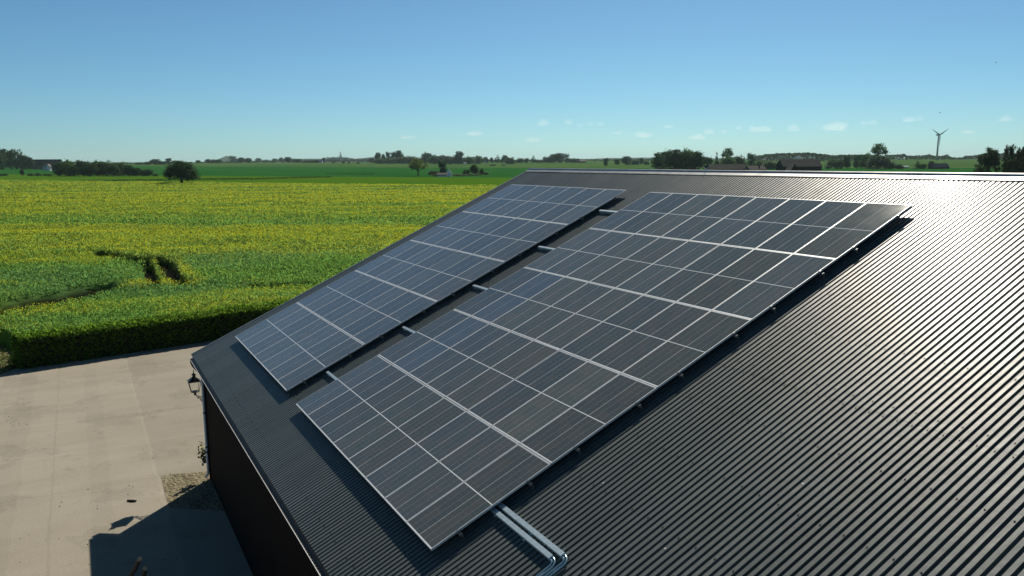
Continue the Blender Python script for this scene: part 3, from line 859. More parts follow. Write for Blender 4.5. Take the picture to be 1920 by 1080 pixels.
# ------------------------------------------------------------------ wall lantern on the barn corner
lan = empty("wall_lantern", (WU0-0.47, WV0-0.26, 2.86), 0, "black wrought iron wall lantern on a scrolled bracket at the barn corner", "lantern")
def rdiag(p): return p
m = MB()
tw, bw, z0, z1 = 0.185, 0.115, 0.10, 0.46
ct = [(-tw, -tw), (tw, -tw), (tw, tw), (-tw, tw)]; cb = [(-bw, -bw), (bw, -bw), (bw, bw), (-bw, bw)]
for a in range(4):
    m.tube([(*cb[a], z0), (*ct[a], z1)], 0.011, 6)
    m.tube([(*ct[a], z1), (*ct[(a+1) % 4], z1)], 0.013, 6)
    m.tube([(*cb[a], z0), (*cb[(a+1) % 4], z0)], 0.012, 6)
    m.tube([(ct[a][0]*1.0, ct[a][1]*1.0, z1), (ct[a][0]*1.25, ct[a][1]*1.25, z1+0.035)], [0.010, 0.004], 6)
m.build("cage", M_black, lan)
m = MB()
for a in range(4):
    b_ = (a+1) % 4
    m.add([(cb[a][0]*.97, cb[a][1]*.97, z0), (cb[b_][0]*.97, cb[b_][1]*.97, z0), (ct[b_][0]*.97, ct[b_][1]*.97, z1), (ct[a][0]*.97, ct[a][1]*.97, z1)], [(0, 1, 2, 3)])
Mg, nt, nd, lk, b = mat("lantern_glass"); b.inputs["Base Color"].default_value = (0.92, 0.95, 0.93, 1)
b.inputs["Transmission Weight"].default_value = 1.0; b.inputs["Roughness"].default_value = 0.06; b.inputs["IOR"].default_value = 1.02
tcg = nd.new("ShaderNodeTexCoord"); ng = nd.new("ShaderNodeTexNoise"); ng.inputs["Scale"].default_value = 8
lk.new(tcg.outputs["Object"], ng.inputs["Vector"]); mg = nd.new("ShaderNodeMapRange"); mg.inputs["To Min"].default_value = 0.03; mg.inputs["To Max"].default_value = 0.15
lk.new(ng.outputs["Fac"], mg.inputs["Value"]); lk.new(mg.outputs[0], b.inputs["Roughness"])
m.build("glass", Mg, lan)
q4 = math.pi/4; s2 = math.sqrt(2)
MB().lathe([(tw*s2*1.03, z1), (tw*s2*0.62, z1+0.085), (tw*s2*0.30, z1+0.14), (0.045, z1+0.15)], n=4, rot=q4).build("hood", M_black, lan)
MB().lathe([(0.05, z1+0.145), (0.05, z1+0.20), (0.085, z1+0.215), (0.05, z1+0.255), (0.018, z1+0.275), (0.012, z1+0.37), (0.002, z1+0.40)], n=10).build("finial", M_black, lan, True)
MB().lathe([(0.03, -0.03), (0.05, 0.0), (0.03, 0.04), (0.10, 0.095)], n=10).build("base_cup", M_black, lan)
m = MB()
dv = Vector((0.455, 0.245, 0)); L_ = dv.length; dh = dv.normalized()
def bp_(s, z): return dh*s+Vector((0, 0, z))
m.tube([bp_(-0.05, -0.02), bp_(L_, -0.035)], 0.013, 6)
m.tube([bp_(L_-0.005, 0.03), bp_(L_-0.005, -0.38)], 0.014, 6)
cv = [bp_(0.04, -0.04)]+[bp_(0.04+(L_-0.06)*t, -0.05-0.30*t**1.8-0.03*math.sin(t*9)) for t in np.linspace(0.1, 1, 9)]
m.tube(cv, 0.010, 6)
for cs, cz, r0 in ((0.17, -0.085, 0.05), (0.31, -0.12, 0.075), (0.43, -0.20, 0.07), (0.40, -0.09, 0.04)):
    m.tube([bp_(cs+r0*(1-t*0.7)*math.cos(t*9), cz+r0*(1-t*0.7)*math.sin(t*9)) for t in np.linspace(0, 1, 16)], 0.008, 5)
m.build("bracket", M_black, lan)

# plant at the barn corner
pp = empty("corner_plant", (WU0-0.13, WV0-0.14, 0.55), 0, "small dark leaved plant with cream blooms fixed at the barn corner", "plant")
MB().lathe([(0.05, 0.0), (0.10, 0.16), (0.11, 0.17), (0.09, 0.165)], n=10).build("pot", M_black, pp)
C = rng.normal(size=(70, 3))*np.array([0.10, 0.09, 0.17])+np.array([-0.02, -0.02, 0.32])
v, f, c = leaf_quads(C, 0.13, np.array([0.03, 0.05, 0.02])*(0.6+0.8*rng.random((70, 1)))); link_mesh("foliage", np_mesh("foliage", v, f, col=c), M_hedge, pp)
for nb_, cen_ in ((18, (-0.02, -0.06, 0.58)), (9, (-0.03, -0.08, 0.22))):
    C = rng.normal(size=(nb_, 3))*np.array([0.04, 0.04, 0.05])+np.array(cen_)
    v, f, c = leaf_quads(C, 0.10, np.array([0.75, 0.70, 0.50])*np.ones((nb_, 1)), asp=1.0); link_mesh("bloom", np_mesh("bloom", v, f, col=c), M_hedge, pp)

# timber posts leaning in the shade, stick on the yard
M_post = simple("weathered_timber", (0.045, 0.034, 0.024), 0.9, var=0.3, scale=9, bump=0.4)
M_sawn = simple("sawn_end", (0.55, 0.42, 0.26), 0.8, var=0.15, scale=20)
for (a, z_, c, lab) in (((262, 1048), 1.55, (236, 1098), "tall weathered timber post with a pale sawn top in the barn's shade"),
                        ((272, 1066), 1.25, (262, 1112), "shorter timber post with a pale top in the barn's shade")):
    foot = at(c[0], c[1], 0.0); d_ = ray(*a); top = CAM+d_*((z_-CAM[2])/d_[2])
    r_ = empty("timber_post", tuple(foot), 0, lab, "post", "timber posts by the barn")
    tv = Vector(top-foot)
    MB().tube([(0, 0, 0), tuple(tv)], [0.065, 0.055], 10).build("shaft", M_post, r_)
    MB().tube([tuple(tv*1.0005), tuple(tv*1.006)], [0.053, 0.052], 10).build("sawn_top", M_sawn, r_)
A, B_ = at(239, 940), at(256, 941)
o = MB().tube([(A[0], A[1], 0.03), tuple((A+B_)/2+np.array([0.03, 0.02, 0.04])), (B_[0], B_[1], 0.035)], [0.03, 0.035, 0.022], 7).build("stick", M_post)
setp(o, "short broken stick lying on the sunlit yard", "stick")
# litter of small stones and clods on the yard
m = MB()
for _ in range(110):
    u_, w_ = random.uniform(0, 390), random.uniform(690, 1060)
    if random.random() < .4: u_, w_ = random.gauss(25, 18), random.uniform(740, 800)
    P = at(u_, w_); s_ = random.uniform(0.010, 0.024)
    m.lathe([(s_*0.7, 0.006), (s_, s_*0.5), (s_*0.4, s_*0.9)], (P[0], P[1], 0.004), 6, rot=random.random()*6)
setp(m.build("gravel", simple("stone_chips", (0.13, 0.11, 0.085), 0.95, var=0.4, scale=3)), "scattered small stones and clods on the yard", "stones", kind="stuff")

# ------------------------------------------------------------------ trees
def crown_mesh(name, lobes, nclump, nleaf, leaf, colr, clump_r=0.07, shell=0.55, seed=1, hang=0.0):
    r_ = np.random.default_rng(seed)
    vol = np.array([a[3]*a[4]*a[5] for a in lobes])**0.67; vol = vol/vol.sum()
    idx = r_.choice(len(lobes), nclump, p=vol)
    dirs = r_.normal(size=(nclump, 3)); dirs /= np.linalg.norm(dirs, axis=1)[:, None]
    rad = shell+(1-shell)*r_.random(nclump)**0.6
    Lb = np.array(lobes)
    CC = Lb[idx, :3]+dirs*rad[:, None]*Lb[idx, 3:6]
    per = nleaf//nclump
    off_ = r_.normal(size=(nclump, per, 3))*clump_r
    off_[..., 2] *= 0.7
    C = (CC[:, None, :]+off_).reshape(-1, 3)
    if hang: C[:, 2] -= hang*np.abs(off_.reshape(-1, 3)[:, 0])
    tone = np.repeat(0.7+0.6*r_.random(nclump), per)[:, None]*(0.75+0.5*r_.random((len(C), 1)))
    col = np.array(colr)*tone
    v, f, c = leaf_quads(C, leaf*(0.6+0.8*r_.random(len(C))), col)
    return np_mesh(name, v, f, col=c)
def trunk_mesh(name, split, top, r0, limbs, seed=0, lean=0.0):
    r_ = random.Random(seed); m = MB()
    m.tube([(0, 0, -0.02), (0.0, 0.0, split*0.5), (lean, 0, split)], [r0*1.25, r0, r0*0.85], 8)
    for k in range(limbs):
        w = 2*math.pi*k/limbs+r_.uniform(-.4, .4); rr = r_.uniform(0.12, 0.32); zt = r_.uniform(split+0.3*(top-split), top)
        m.tube([(lean, 0, split*0.97), (lean+rr*0.45*math.cos(w), rr*0.45*math.sin(w), split+(zt-split)*0.5), (lean+rr*math.cos(w), rr*math.sin(w), zt)], [r0*0.6, r0*0.38, r0*0.12], 6)
    me = bpy.data.meshes.new(name); me.from_pydata(m.v, [], m.f); me.update(); me.materials.append(M_bark)
    return me
DK, MD, LT, BL = (0.036, 0.088, 0.030), (0.056, 0.125, 0.036), (0.075, 0.125, 0.025), (0.040, 0.100, 0.050)
KINDS = {}
def kind(nm, lobes, nc, nl, leaf, col, trunk, **kw):
    cm = crown_mesh("crown", lobes, nc, nl, leaf, col, **kw); cm.materials.append(M_leaf)
    KINDS[nm] = (cm, trunk_mesh("trunk", *trunk))
# unit trees: height 1, width about 1
kind("oak", [(0, 0, .62, .42, .42, .33), (-.25, .1, .50, .24, .24, .26), (.25, -.1, .48, .24, .24, .26), (0, 0, .80, .32, .32, .19), (.37, .05, .36, .13, .15, .15), (-.37, 0, .50, .13, .15, .18)],
     190, 11000, .040, DK, (.30, .75, .045, 6, 3), clump_r=.055, shell=.35, seed=2)
kind("round", [(0, 0, .55, .42, .42, .36), (-.15, .1, .68, .30, .30, .28), (.18, 0, .62, .30, .30, .28), (0, -.1, .30, .40, .40, .25)], 120, 4200, .062, DK, (.2, .75, .03, 4, 4), clump_r=.07, seed=3)
kind("bushy", [(0, 0, .40, .46, .46, .36), (-.2, .1, .60, .26, .26, .28), (.2, 0, .70, .24, .24, .28), (.05, -.1, .22, .46, .46, .22)], 120, 4200, .066, MD, (.15, .7, .03, 4, 5), clump_r=.075, seed=4)
kind("tall", [(0, 0, .48, .36, .36, .38), (-.12, .1, .74, .24, .24, .24), (.14, 0, .66, .26, .26, .26), (0, 0, .25, .34, .34, .22)], 110, 4000, .058, BL, (.2, .8, .03, 4, 6), clump_r=.06, seed=5)
kind("airy", [(0, 0, .55, .40, .40, .34), (-.2, .1, .76, .26, .26, .22), (.2, 0, .76, .24, .24, .22), (0, -.1, .28, .32, .32, .24)], 100, 4200, .050, MD, (.3, .9, .03, 7, 7), clump_r=.05, seed=6)
kind("pale", [(0, 0, .64, .46, .46, .26), (-.24, .1, .58, .26, .26, .22), (.26, 0, .56, .26, .26, .22), (0, 0, .82, .28, .28, .16)], 110, 3600, .044, (0.135, 0.185, 0.045), (.26, .8, .032, 7, 8), clump_r=.05, shell=.5, seed=7)
kind("conifer", [(0, 0, .25, .46, .46, .22), (0, 0, .50, .32, .32, .22), (0, 0, .74, .18, .18, .20), (0, 0, .9, .07, .07, .12)], 80, 2000, .060, DK, (.15, .9, .035, 2, 9), clump_r=.05, seed=8)
kind("willow", [(0, 0, .45, .42, .42, .40), (-.22, .1, .68, .22, .22, .26), (.2, 0, .74, .20, .20, .25), (0, .1, .66, .24, .24, .30), (.0, -.1, .2, .34, .34, .2)], 150, 8000, .044, (0.040, 0.066, 0.028), (.16, .9, .03, 8, 10), clump_r=.045, seed=9)
kind("pollard", [(0, 0, .5, .40, .40, .42), (-.15, 0, .8, .18, .18, .18), (.16, 0, .76, .16, .16, .2), (0, 0, .2, .30, .30, .2)], 140, 7000, .046, (0.035, 0.060, 0.025), (.16, .95, .03, 8, 11), clump_r=.045, seed=10)

def put_tree(kd, px, base, top, wpx, label, group, cat="tree", dist=None, name=None, rz=None):
    P = gdist(px, dist) if dist else gat(px, base)
    h = upx(P, top); w = wpx*depth(P)/F_PX
    nm = name or {"conifer": "conifer_tree", "bushy": "leafy_tree"}.get(kd, "broadleaf_tree")
    r_ = empty(nm, tuple(P), random.uniform(0, 6.28) if rz is None else rz, label, cat, group)
    r_.scale = (w, w, h)
    cm, tm = KINDS[kd]
    for part, me in (("crown", cm), ("trunk", tm)):
        o = bpy.data.objects.new(part, me); COL.objects.link(o); o.parent = r_
    return r_
def row(desc, group, items, word="tree", dist=None):
    items = sorted(items, key=lambda i: i[1])
    for i, it in enumerate(items):
        kd, px, base, top, w = it[:5]
        o_ = ORD[i] if i < len(ORD) else f"number {i+1}"
        adj = {"round": "dark round", "bushy": "leafy green", "tall": "tall dark", "airy": "airy topped", "conifer": "pointed dark", "willow": "feathery", "pollard": "upright feathery", "pale": "pale", "oak": "broad"}[kd]
        lab = f"{adj} {word} {desc}, {o_} from the left" if len(items) > 1 else f"{adj} {word} {desc}"
        put_tree(kd, px, base, top, w, lab, group, word, dist if len(it) < 6 else it[5])

Pl = gat(343, 347)
put_tree("oak", 341, 347.5, 300.5, 61, "lone broad dark oak standing at the far edge of the yellow field", None, rz=YAW-math.pi/2)
put_tree("pale", 784, 330.5, 296, 36, "pale green open tree with a forked trunk alone in the fields", None, rz=1.0)
row("before the left farmhouse", "trees left of the farmhouse", [("round", -12, 319, 276, 46), ("round", 6, 318, 278, 34), ("airy", 22, 318, 283, 26), ("airy", 33, 318, 280, 22), ("round", 44, 318, 290, 24), ("round", 55, 318, 294, 22), ("bushy", 66, 317, 300, 16)])
row("in the dark row left of the lone oak", "tree row left of the oak", [("round", 110, 330.5, 304, 22), ("bushy", 126, 330, 299, 36), ("bushy", 139, 330.5, 305, 26), ("tall", 157, 330.5, 299, 28), ("round", 170, 330.5, 306, 28), ("bushy", 184, 330, 300, 26), ("bushy", 199, 330, 300, 30),
    ("round", 214, 330.5, 307, 28), ("bushy", 230, 330, 303, 30), ("round", 244, 330.5, 309, 26), ("round", 256, 330.5, 314, 22), ("bushy", 268, 330.5, 317, 16), ("round", 278, 330.5, 317, 20)])
row("on the field edge before the left farmhouse", "bushes before the farmhouse", [("bushy", 5, 330, 325, 20), ("round", 42, 329.5, 317.5, 9), ("bushy", 58, 330, 325, 14), ("bushy", 72, 330, 324, 12), ("bushy", 90, 330, 325.5, 18), ("bushy", 291, 330.5, 325, 12)], "bush")
row("on the skyline behind the oak", "skyline trees behind the oak", [("round", 262, 309, 304, 18), ("round", 277, 309, 303, 18), ("round", 293, 309, 298, 24), ("tall", 306, 309, 302, 14), ("tall", 316, 308, 296, 16), ("round", 330, 308, 301, 18),
    ("round", 372, 306, 300, 10), ("round", 391, 306, 298, 14), ("bushy", 405, 306, 298, 22), ("tall", 437, 305.5, 291.5, 18), ("round", 452, 305.5, 295, 18), ("round", 466, 305.5, 296, 16)])
row("in the far hedgerow left of the pale tree", "far hedgerow trees", [("round", 484, 305, 296, 14), ("bushy", 500, 305, 299, 20), ("round", 515, 305, 297, 14), ("round", 528, 305, 295, 12), ("round", 540, 305, 294, 16), ("bushy", 556, 305, 297, 20), ("bushy", 577, 305.5, 300, 22), ("bushy", 591, 305.5, 299, 16), ("tall", 607, 305, 295, 9),
    ("bushy", 619, 303.5, 294, 18), ("bushy", 630, 303.5, 293.5, 18), ("conifer", 639, 303.5, 285, 10), ("bushy", 648, 303.5, 294, 18), ("round", 660, 303.5, 296, 10), ("bushy", 676, 303, 297, 24), ("round", 688, 303, 297, 10)])
row("small in the green field", "small bushes in the green field", [("round", 625, 306.5, 303, 6.5), ("round", 644, 307, 302, 6), ("round", 654.5, 307, 303, 4), ("round", 671.5, 307.5, 303, 6)], "bush")
row("in the wood behind the pale tree", "wood behind the pale tree", [("bushy", 714, 307, 296, 30), ("tall", 709, 306, 285, 17), ("tall", 719, 306, 288, 10), ("tall", 728, 306, 283.5, 11), ("tall", 737, 306, 283.5, 11), ("round", 749, 306, 281.5, 20), ("bushy", 760, 307, 292, 34), ("bushy", 737, 307, 295, 34),
    ("bushy", 772, 307, 293, 26), ("bushy", 797, 307, 285, 18), ("tall", 806, 307, 286, 14), ("bushy", 816, 307.5, 290, 30), ("tall", 830, 307.5, 290, 20), ("bushy", 846, 308, 291, 32), ("tall", 862, 308, 282.5, 24), ("bushy", 878, 307.5, 293, 28), ("bushy", 895, 307, 291.5, 28), ("round", 911, 306, 294, 12), ("round", 922, 305.5, 295, 9), ("conifer", 933, 305.5, 291, 16)])
row("around the cottage", "trees around the white gabled cottage", [("round", 812, 329, 320, 22), ("tall", 830, 329, 300, 20), ("bushy", 874, 328.5, 317, 14), ("round", 890, 328.5, 308, 19), ("bushy", 903, 328, 315, 9), ("round", 908, 328, 323, 22), ("bushy", 822, 330.8, 326, 26), ("bushy", 862, 330, 325.8, 30), ("bushy", 880, 329.3, 325.5, 26), ("bushy", 896, 328.8, 325, 20)])
row("in the line left of the roof ridge", "far trees left of the ridge", [("round", 946, 305.5, 290.5, 15), ("bushy", 957, 308, 294, 20), ("bushy", 975, 305.5, 296, 18), ("tall", 987, 305.5, 296, 12), ("conifer", 1000, 305.5, 291.5, 14), ("bushy", 1012, 305.5, 299, 14), ("bushy", 924, 311, 307.5, 12), ("bushy", 944, 311, 308.5, 8)])
row("in the far clump over the roof", "far clump over the roof", [("bushy", 1026, 305, 293, 20), ("round", 1038, 305, 288.5, 22), ("round", 1049, 305, 286.5, 24), ("airy", 1062, 305, 288, 14), ("bushy", 1072, 305, 296, 18), ("round", 1083, 305, 297, 10), ("tall", 1136, 311.5, 295.5, 11), ("bushy", 1157, 309, 297, 11), ("round", 1175, 309.5, 292.5, 23), ("bushy", 1190, 309, 299, 16), ("round", 1202, 308.5, 296, 10), ("bushy", 1212, 309, 301, 12)])
row("in the big dark grove beyond the ridge", "dark grove beyond the ridge", [("round", 1240, 321, 284, 40), ("round", 1263, 322, 279, 46), ("bushy", 1285, 322, 278, 42), ("round", 1304, 322, 283, 36), ("tall", 1328, 322, 293, 26), ("conifer", 1343, 318, 285, 13), ("airy", 1364, 316, 278.5, 30), ("bushy", 1362, 318, 292, 34), ("bushy", 1386, 317, 291, 28), ("tall", 1408, 314, 286, 20), ("bushy", 1425, 316, 300, 28), ("bushy", 1446, 318, 301, 34)])
row("right of the dark barn", "trees right of the dark barn", [("round", 1552, 317, 311, 12), ("bushy", 1566, 315, 296, 36), ("tall", 1588, 315, 290, 18), ("conifer", 1569, 317.5, 311, 8), ("conifer", 1576, 317.5, 309, 8), ("tall", 1607, 315.5, 289, 22), ("bushy", 1624, 316, 286, 24), ("airy", 1645, 316.5, 270, 42), ("round", 1645, 317, 291, 46), ("bushy", 1668, 317, 302, 24), ("bushy", 1686, 317, 307, 16), ("conifer", 1720, 317, 301, 18), ("bushy", 1731, 317, 306, 12), ("round", 1745, 316.5, 301.5, 13)])
row("behind the ridge at the right edge", "feathery trees at the right", [("willow", 1850, 342, 276, 50), ("pollard", 1890, 342, 269, 32), ("pollard", 1911, 343, 274, 30), ("airy", 1926, 343, 260, 34), ("willow", 1950, 343, 268, 46)])

# distant woods nobody could count
def far_wood(name, D, pts, label, nl=900, leaf=2.6):
    nl = int(nl*2.6); leaf *= 0.62
    C = []
    px = rng.uniform(pts[0][0], pts[-1][0], nl)
    tops = np.interp(px, [p[0] for p in pts], [p[1] for p in pts])
    for i in range(nl):
        dd = D+rng.uniform(-60, 60)
        P = gdist(px[i], dd); h = max(upx(P, tops[i]+2.0*(vnoise(px[i]/3.3, 0.5, 31)-0.3)), 2.0)
        C.append((P[0], P[1], P[2]+h*math.sqrt(rng.random())))
    C = np.array(C)
    col = np.array((0.030, 0.058, 0.022))*(0.6+0.8*rng.random((nl, 1)))
    v, f, c = leaf_quads(C, leaf*(0.7+0.8*rng.random(nl)), col, asp=0.9)
    setp(link_mesh(name, np_mesh(name, v, f, col=c), M_leaf), label, "woods", kind="stuff")
far_wood("distant_wood", 1900, [(1415, 293), (1432, 290), (1455, 288), (1480, 287), (1515, 286), (1540, 289), (1565, 291), (1600, 290), (1640, 291)], "hazy wooded rise behind the dark barn", 3200, 4.0)
far_wood("distant_wood", 2300, [(1660, 291), (1695, 289), (1702, 292), (1730, 292), (1742, 289), (1752, 293), (1768, 292), (1775, 290), (1782, 295), (1800, 296), (1812, 292.5), (1830, 291), (1845, 287), (1900, 288), (1960, 290)], "far blue tree line behind the wind turbine", 2600, 5.0)
far_wood("distant_wood", 2500, [(-60, 302), (60, 302), (180, 304), (255, 305), (420, 303), (560, 300), (700, 299), (900, 300), (1080, 299), (1240, 298), (1330, 297)], "thin hazy line of woods along the left horizon", 2600, 5.0)

# ------------------------------------------------------------------ far houses
def house(name, px, base, wpx, eave, ridge, rz, wallc, roofc, label, cat="house", wd=0.6, dist=None, windows=3, gable_front=False, chimney=False):
    P = gdist(px, dist) if dist else gat(px, base)
    k = depth(P)/F_PX
    w = wpx*k; d_ = w*wd; he = upx(P, eave); hr = upx(P, ridge)
    r_ = empty(name, tuple(P), YAW-math.pi/2+rz, label, cat)
    mw_ = simple(name+"_wall", wallc, 0.85, var=0.12, scale=0.8); mr_ = simple(name+"_roof", roofc, 0.8, var=0.2, scale=0.6)
    m = MB(); x0, x1, y0, y1 = -w/2, w/2, -d_/2, d_/2
    V = [(x0, y0, 0), (x1, y0, 0), (x1, y1, 0), (x0, y1, 0), (x0, y0, he), (x1, y0, he), (x1, y1, he), (x0, y1, he), (x0, 0, hr-0.15), (x1, 0, hr-0.15)]
    m.add(V, [(0, 1, 5, 4), (2, 3, 7, 6), (1, 2, 6, 9, 5), (3, 0, 4, 8, 7), (0, 3, 2, 1)])
    m.build("wall", mw_, r_)
    m = MB(); o_ = 0.35; t_ = 0.18; sl = (hr-he)/(d_/2)
    for s in (-1, 1):
        ye = s*(d_/2+o_); ze = he-sl*o_
        m.add([(x0-o_, ye, ze), (x1+o_, ye, ze), (x1+o_, 0, hr), (x0-o_, 0, hr), (x0-o_, ye, ze+t_), (x1+o_, ye, ze+t_), (x1+o_, 0, hr+t_), (x0-o_, 0, hr+t_)],
              [(0, 1, 2, 3), (4, 7, 6, 5), (0, 4, 5, 1), (1, 5, 6, 2), (3, 7, 4, 0)])
    rf = m.build("roof", mr_, r_)
    if chimney: MB().box((w*0.2, -0.4, hr-0.3), (w*0.2+0.8, 0.4, hr+1.0)).build("chimney", simple("brick", (0.22, 0.10, 0.07), 0.9), rf)
    mg_ = simple("dark_glass", (0.02, 0.025, 0.03), 0.15)
    for i in range(windows):
        xx = x0+(i+0.6)*w/(windows+0.2)
        MB().box((xx-0.55, y0-0.06, he*0.38), (xx+0.55, y0+0.02, he*0.8)).build("window", mg_, r_)
    return r_
house("farm_barn", 90, 317.5, 52, 309, 299, 0.0, (0.20, 0.17, 0.15), (0.12, 0.065, 0.06), "long farm barn with a dull red roof beside the left trees", "barn", 0.35, windows=0)
hse = house("farmhouse", 96, 319.5, 24, 312, 307.5, 0.0, (0.55, 0.56, 0.56), (0.07, 0.05, 0.05), "low white farmhouse before the dull red barn roof", "house", 0.5, windows=3)
house("gabled_porch", 92, 320.5, 8, 313, 307.5, math.pi/2, (0.60, 0.62, 0.62), (0.08, 0.07, 0.07), "pale gabled cottage front beside the low white farmhouse", "house", 0.9, windows=1)
house("cottage", 841, 331.2, 13, 325, 317, math.pi/2, (0.88, 0.88, 0.86), (0.03, 0.03, 0.03), "white gabled cottage with a steep dark roof among its trees", "house", 0.85, windows=1)
house("cottage_wing", 830, 331.6, 18, 327.2, 324.5, 0, (0.85, 0.85, 0.83), (0.025, 0.022, 0.022), "low white wing left of the gabled cottage", "house", 0.6, windows=4)
house("white_shed", 600, 305.4, 10, 302.2, 299.5, 0, (0.55, 0.57, 0.58), (0.30, 0.33, 0.35), "pale shed in the far hedgerow", "shed", 0.6, windows=0)
house("dark_farm", 699, 304.6, 13, 301, 297, 0, (0.05, 0.04, 0.04), (0.06, 0.05, 0.05), "dark shed left of the far wood", "shed", 0.6, windows=0)
house("red_farm", 1088, 305.0, 20, 302.5, 299.5, 0.2, (0.14, 0.06, 0.05), (0.10, 0.05, 0.045), "dull red farm roof right of the far clump", "farm", 0.5, windows=0)
house("white_hut", 1196, 309, 5, 306.5, 304.5, 0, (0.70, 0.70, 0.68), (0.3, 0.3, 0.3), "tiny white hut among the far trees over the roof", "hut", 0.8, windows=0)
house("white_hut", 872, 308, 5, 306, 304.8, 0, (0.70, 0.70, 0.68), (0.5, 0.5, 0.5), "tiny white hut before the far wood", "hut", 0.8, windows=0)
house("white_hut", 911, 306.5, 4, 304, 302.6, 0, (0.70, 0.70, 0.68), (0.4, 0.4, 0.4), "tiny pale hut in the gap right of the far wood", "hut", 0.8, windows=0)
house("dark_shed", 1362, 326, 68, 317, 308, 0.0, (0.012, 0.012, 0.014), (0.010, 0.011, 0.014), "long black roofed shed before the grove beyond the ridge", "shed", 0.35, windows=0)
house("brick_house", 1416, 326, 36, 318, 311, 0.35, (0.22, 0.13, 0.11), (0.07, 0.05, 0.045), "small brick house with a pinkish gable beyond the ridge", "house", 0.5, windows=2, chimney=True)
house("dark_barn", 1497, 328, 74, 312, 299, 0.1, (0.015, 0.011, 0.012), (0.009, 0.011, 0.015), "large black barn with a steep roof beyond the ridge", "barn", 0.45, windows=0)
house("barn_gable", 1484, 330, 22, 322, 308, math.pi/2+0.1, (0.028, 0.012, 0.011), (0.010, 0.011, 0.014), "reddish gabled wing in front of the large black barn", "barn", 0.8, windows=0)
house("field_barn", 1760, 316.8, 32, 313.5, 306.5, 0.15, (0.035, 0.045, 0.06), (0.03, 0.04, 0.055), "dark low barn standing alone in the green field at right", "barn", 0.5, windows=0)
house("white_shed", 1697, 315, 10, 312.6, 311, 0.0, (0.75, 0.75, 0.73), (0.6, 0.6, 0.6), "tiny white shed right of the tall airy tree", "shed", 0.6, windows=0)
house("white_house", 1496, 300, 12, 296.5, 293.5, 0.3, (0.65, 0.66, 0.66), (0.35, 0.36, 0.38), "far pale house showing over the black barn roof", "house", 0.6, dist=1500, windows=0)

# ------------------------------------------------------------------ wind turbine
P = gdist(1756.5, 1950.0)
tb = empty("wind_turbine", tuple(P), 0, "slender three bladed wind turbine on the right horizon", "wind turbine")
M_turb = simple("turbine_grey", (0.32, 0.34, 0.36), 0.5, 0, 0.05, 0.3)
hh = upx(P, 253.0)
MB().lathe([(2.1, 0), (1.6, hh*0.5), (1.15, hh-1.0)], n=14).build("tower", M_turb, tb, True)
face = math.atan2(CAM[1]-P[1], CAM[0]-P[0])+0.75
nr = Matrix.Rotation(face, 4, 'Z')
o = MB().box((-5.5, -1.5, hh-1.4), (3.0, 1.5, hh+1.6)).build("nacelle", M_turb, tb); o.matrix_local = nr
o = MB().tube([(3.0, 0, hh), (4.0, 0, hh), (5.2, 0, hh)], [1.3, 1.2, 0.2], 12).build("hub", M_turb, tb, True); o.matrix_local = nr
BLEN = 24.0
for kk in range(3):
    w = math.pi*1.5+kk*2*math.pi/3+0.03
    m = MB(); rs = [0.6, 4, 12, BLEN]; cs = [0.9, 1.5, 0.9, 0.22]; ths = [0.6, 0.35, 0.2, 0.06]
    V = []
    for r0, c0, t0 in zip(rs, cs, ths):
        cxx, czz = math.cos(w), math.sin(w)
        for (a, e) in ((-c0, 0), (0, t0), (c0, 0), (0, -t0)):
            V.append((3.8+e, r0*cxx-a*czz, hh+r0*czz+a*cxx))
    Fs = [(i*4+j, i*4+(j+1) % 4, (i+1)*4+(j+1) % 4, (i+1)*4+j) for i in range(3) for j in range(4)]+[(3, 2, 1, 0), (12, 13, 14, 15)]
    m.add(V, Fs); o = m.build("blade", M_turb, tb); o.matrix_local = nr

# two birds against the sky
for px_, py_, lab in ((1868, 117.5, "tiny dark bird high in the sky at the right"), (1763, 211.5, "tiny dark bird flying above the wind turbine")):
    d_ = ray(px_, py_); P = CAM+d_*170
    m = MB(); m.tube([(-.16, 0, 0), (-.05, 0, .01), (.1, 0, .02), (.2, 0, .02)], [.01, .05, .05, .015], 8)
    for s in (-1, 1):
        m.add([(-.06, s*.03, .02), (.09, s*.03, .03), (.02, s*.25, .12), (-.08, s*.42, .08), (-.05, s*.03, .01), (.08, s*.03, .015), (.015, s*.25, .11), (-.08, s*.42, .075)],
              [(0, 1, 2, 3), (4, 7, 6, 5), (0, 4, 5, 1), (1, 5, 6, 2), (2, 6, 7, 3), (3, 7, 4, 0)])
    o = m.build("bird", M_black); o.location = P; o.rotation_euler = (0.1, 0, YAW+0.9); setp(o, lab, "bird", "birds in the sky")

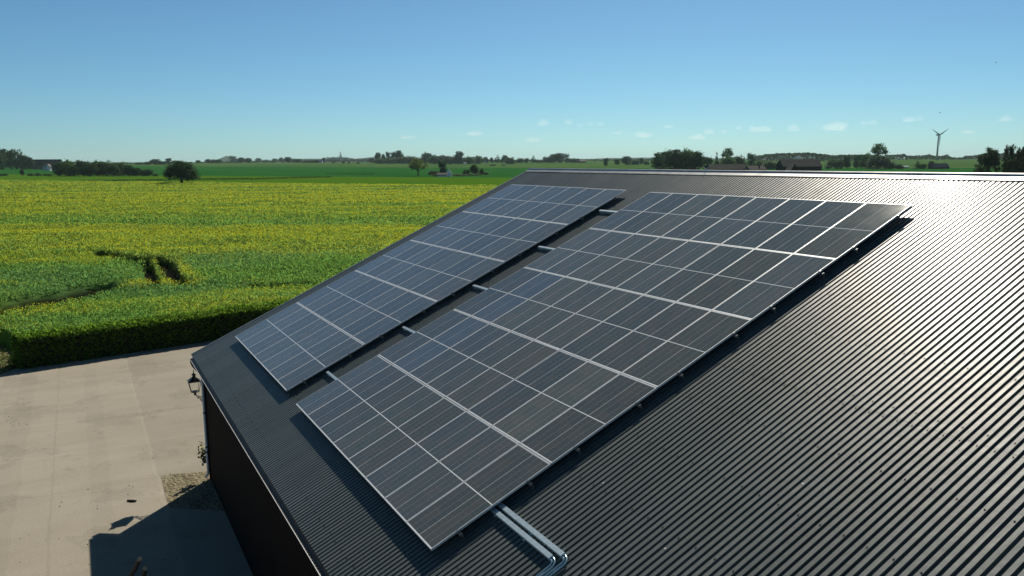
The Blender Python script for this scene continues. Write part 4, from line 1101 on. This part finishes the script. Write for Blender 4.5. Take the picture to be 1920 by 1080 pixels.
# ------------------------------------------------------------------ clouds
Mc, nt, nd, lk, b = mat("cloud_vapour")
nd.remove(b)
pv = nd.new("ShaderNodeVolumePrincipled"); pv.inputs["Color"].default_value = (1, 1, 1, 1); pv.inputs["Density"].default_value = 0.0020
pv.inputs["Anisotropy"].default_value = 0.6
lk.new(pv.outputs[0], nd["Material Output"].inputs["Volume"])
import bmesh
CL = [(1020, 229, 26, 11), (1066, 228, 17, 9), (1087, 234.5, 11, 5), (1107, 231.5, 12, 6), (1125, 232, 15, 6), (1157, 249, 22, 5), (1207, 252, 36, 9), (1253, 237, 20, 5), (1305, 257, 32, 8),
      (1330, 246, 22, 8), (1357, 246, 14, 6), (1384, 240, 16, 5), (1424, 242, 38, 9), (1488, 240, 24, 9), (1566, 238, 44, 11), (1583, 234, 16, 9), (1622, 231, 14, 6), (1638, 229, 17, 6),
      (1705, 223.5, 24, 7), (1726, 221.5, 13, 8), (1886, 223, 24, 7), (890, 250, 36, 7), (766, 257, 32, 6), (943, 248, 13, 4), (1000, 262, 32, 7), (1816, 247, 22, 6)]
CL.sort()
for i, (cx, cy, cwid, chgt) in enumerate(CL):
    d_ = ray(cx, cy); Dc = 9500.0; P = CAM+d_/np.linalg.norm(d_)*Dc
    k = Dc/F_PX
    bm = bmesh.new(); bmesh.ops.create_icosphere(bm, subdivisions=4, radius=1.0)
    sd = i*7.3
    for v_ in bm.verts:
        p_ = v_.co.normalized()
        a1 = float(vnoise(p_.x*2.3+sd+p_.z, p_.y*2.3+p_.z*1.7+sd, 41)); a2 = float(vnoise(p_.x*5.5+sd-p_.z*2, p_.y*5.5+p_.z*4, 42))
        r0 = 0.35+0.75*a1+0.4*a2
        q_ = p_*r0
        if q_.z < 0: q_.z *= 0.35
        v_.co = q_
    me = bpy.data.meshes.new("cloud"); bm.to_mesh(me); bm.free()
    for pl in me.polygons: pl.use_smooth = True
    o = link_mesh("cloud", me, Mc); o.location = P-np.array([0, 0, chgt*k*0.3]); o.rotation_euler = (0, 0, YAW-math.pi/2)
    o.scale = (cwid*k*0.50, cwid*k*0.4, chgt*k*0.95)
    setp(o, f"small white fair weather cloud, {ORD[i] if i < 20 else 'number '+str(i+1)} from the left over the horizon", "cloud", "small clouds over the horizon")

# ------------------------------------------------------------------ haze
Mh, nt, nd, lk, b = mat("haze_air"); nd.remove(b)
pv = nd.new("ShaderNodeVolumePrincipled"); pv.inputs["Color"].default_value = (0.70, 0.90, 1.0, 1); pv.inputs["Density"].default_value = 0.00004
pv.inputs["Anisotropy"].default_value = 0.2
lk.new(pv.outputs[0], nd["Material Output"].inputs["Volume"])
o = MB().box((-19000, -19000, -6), (19000, 19000, 160)).build("haze", Mh)
setp(o, "thin pale summer haze over the fields", "haze", kind="stuff")
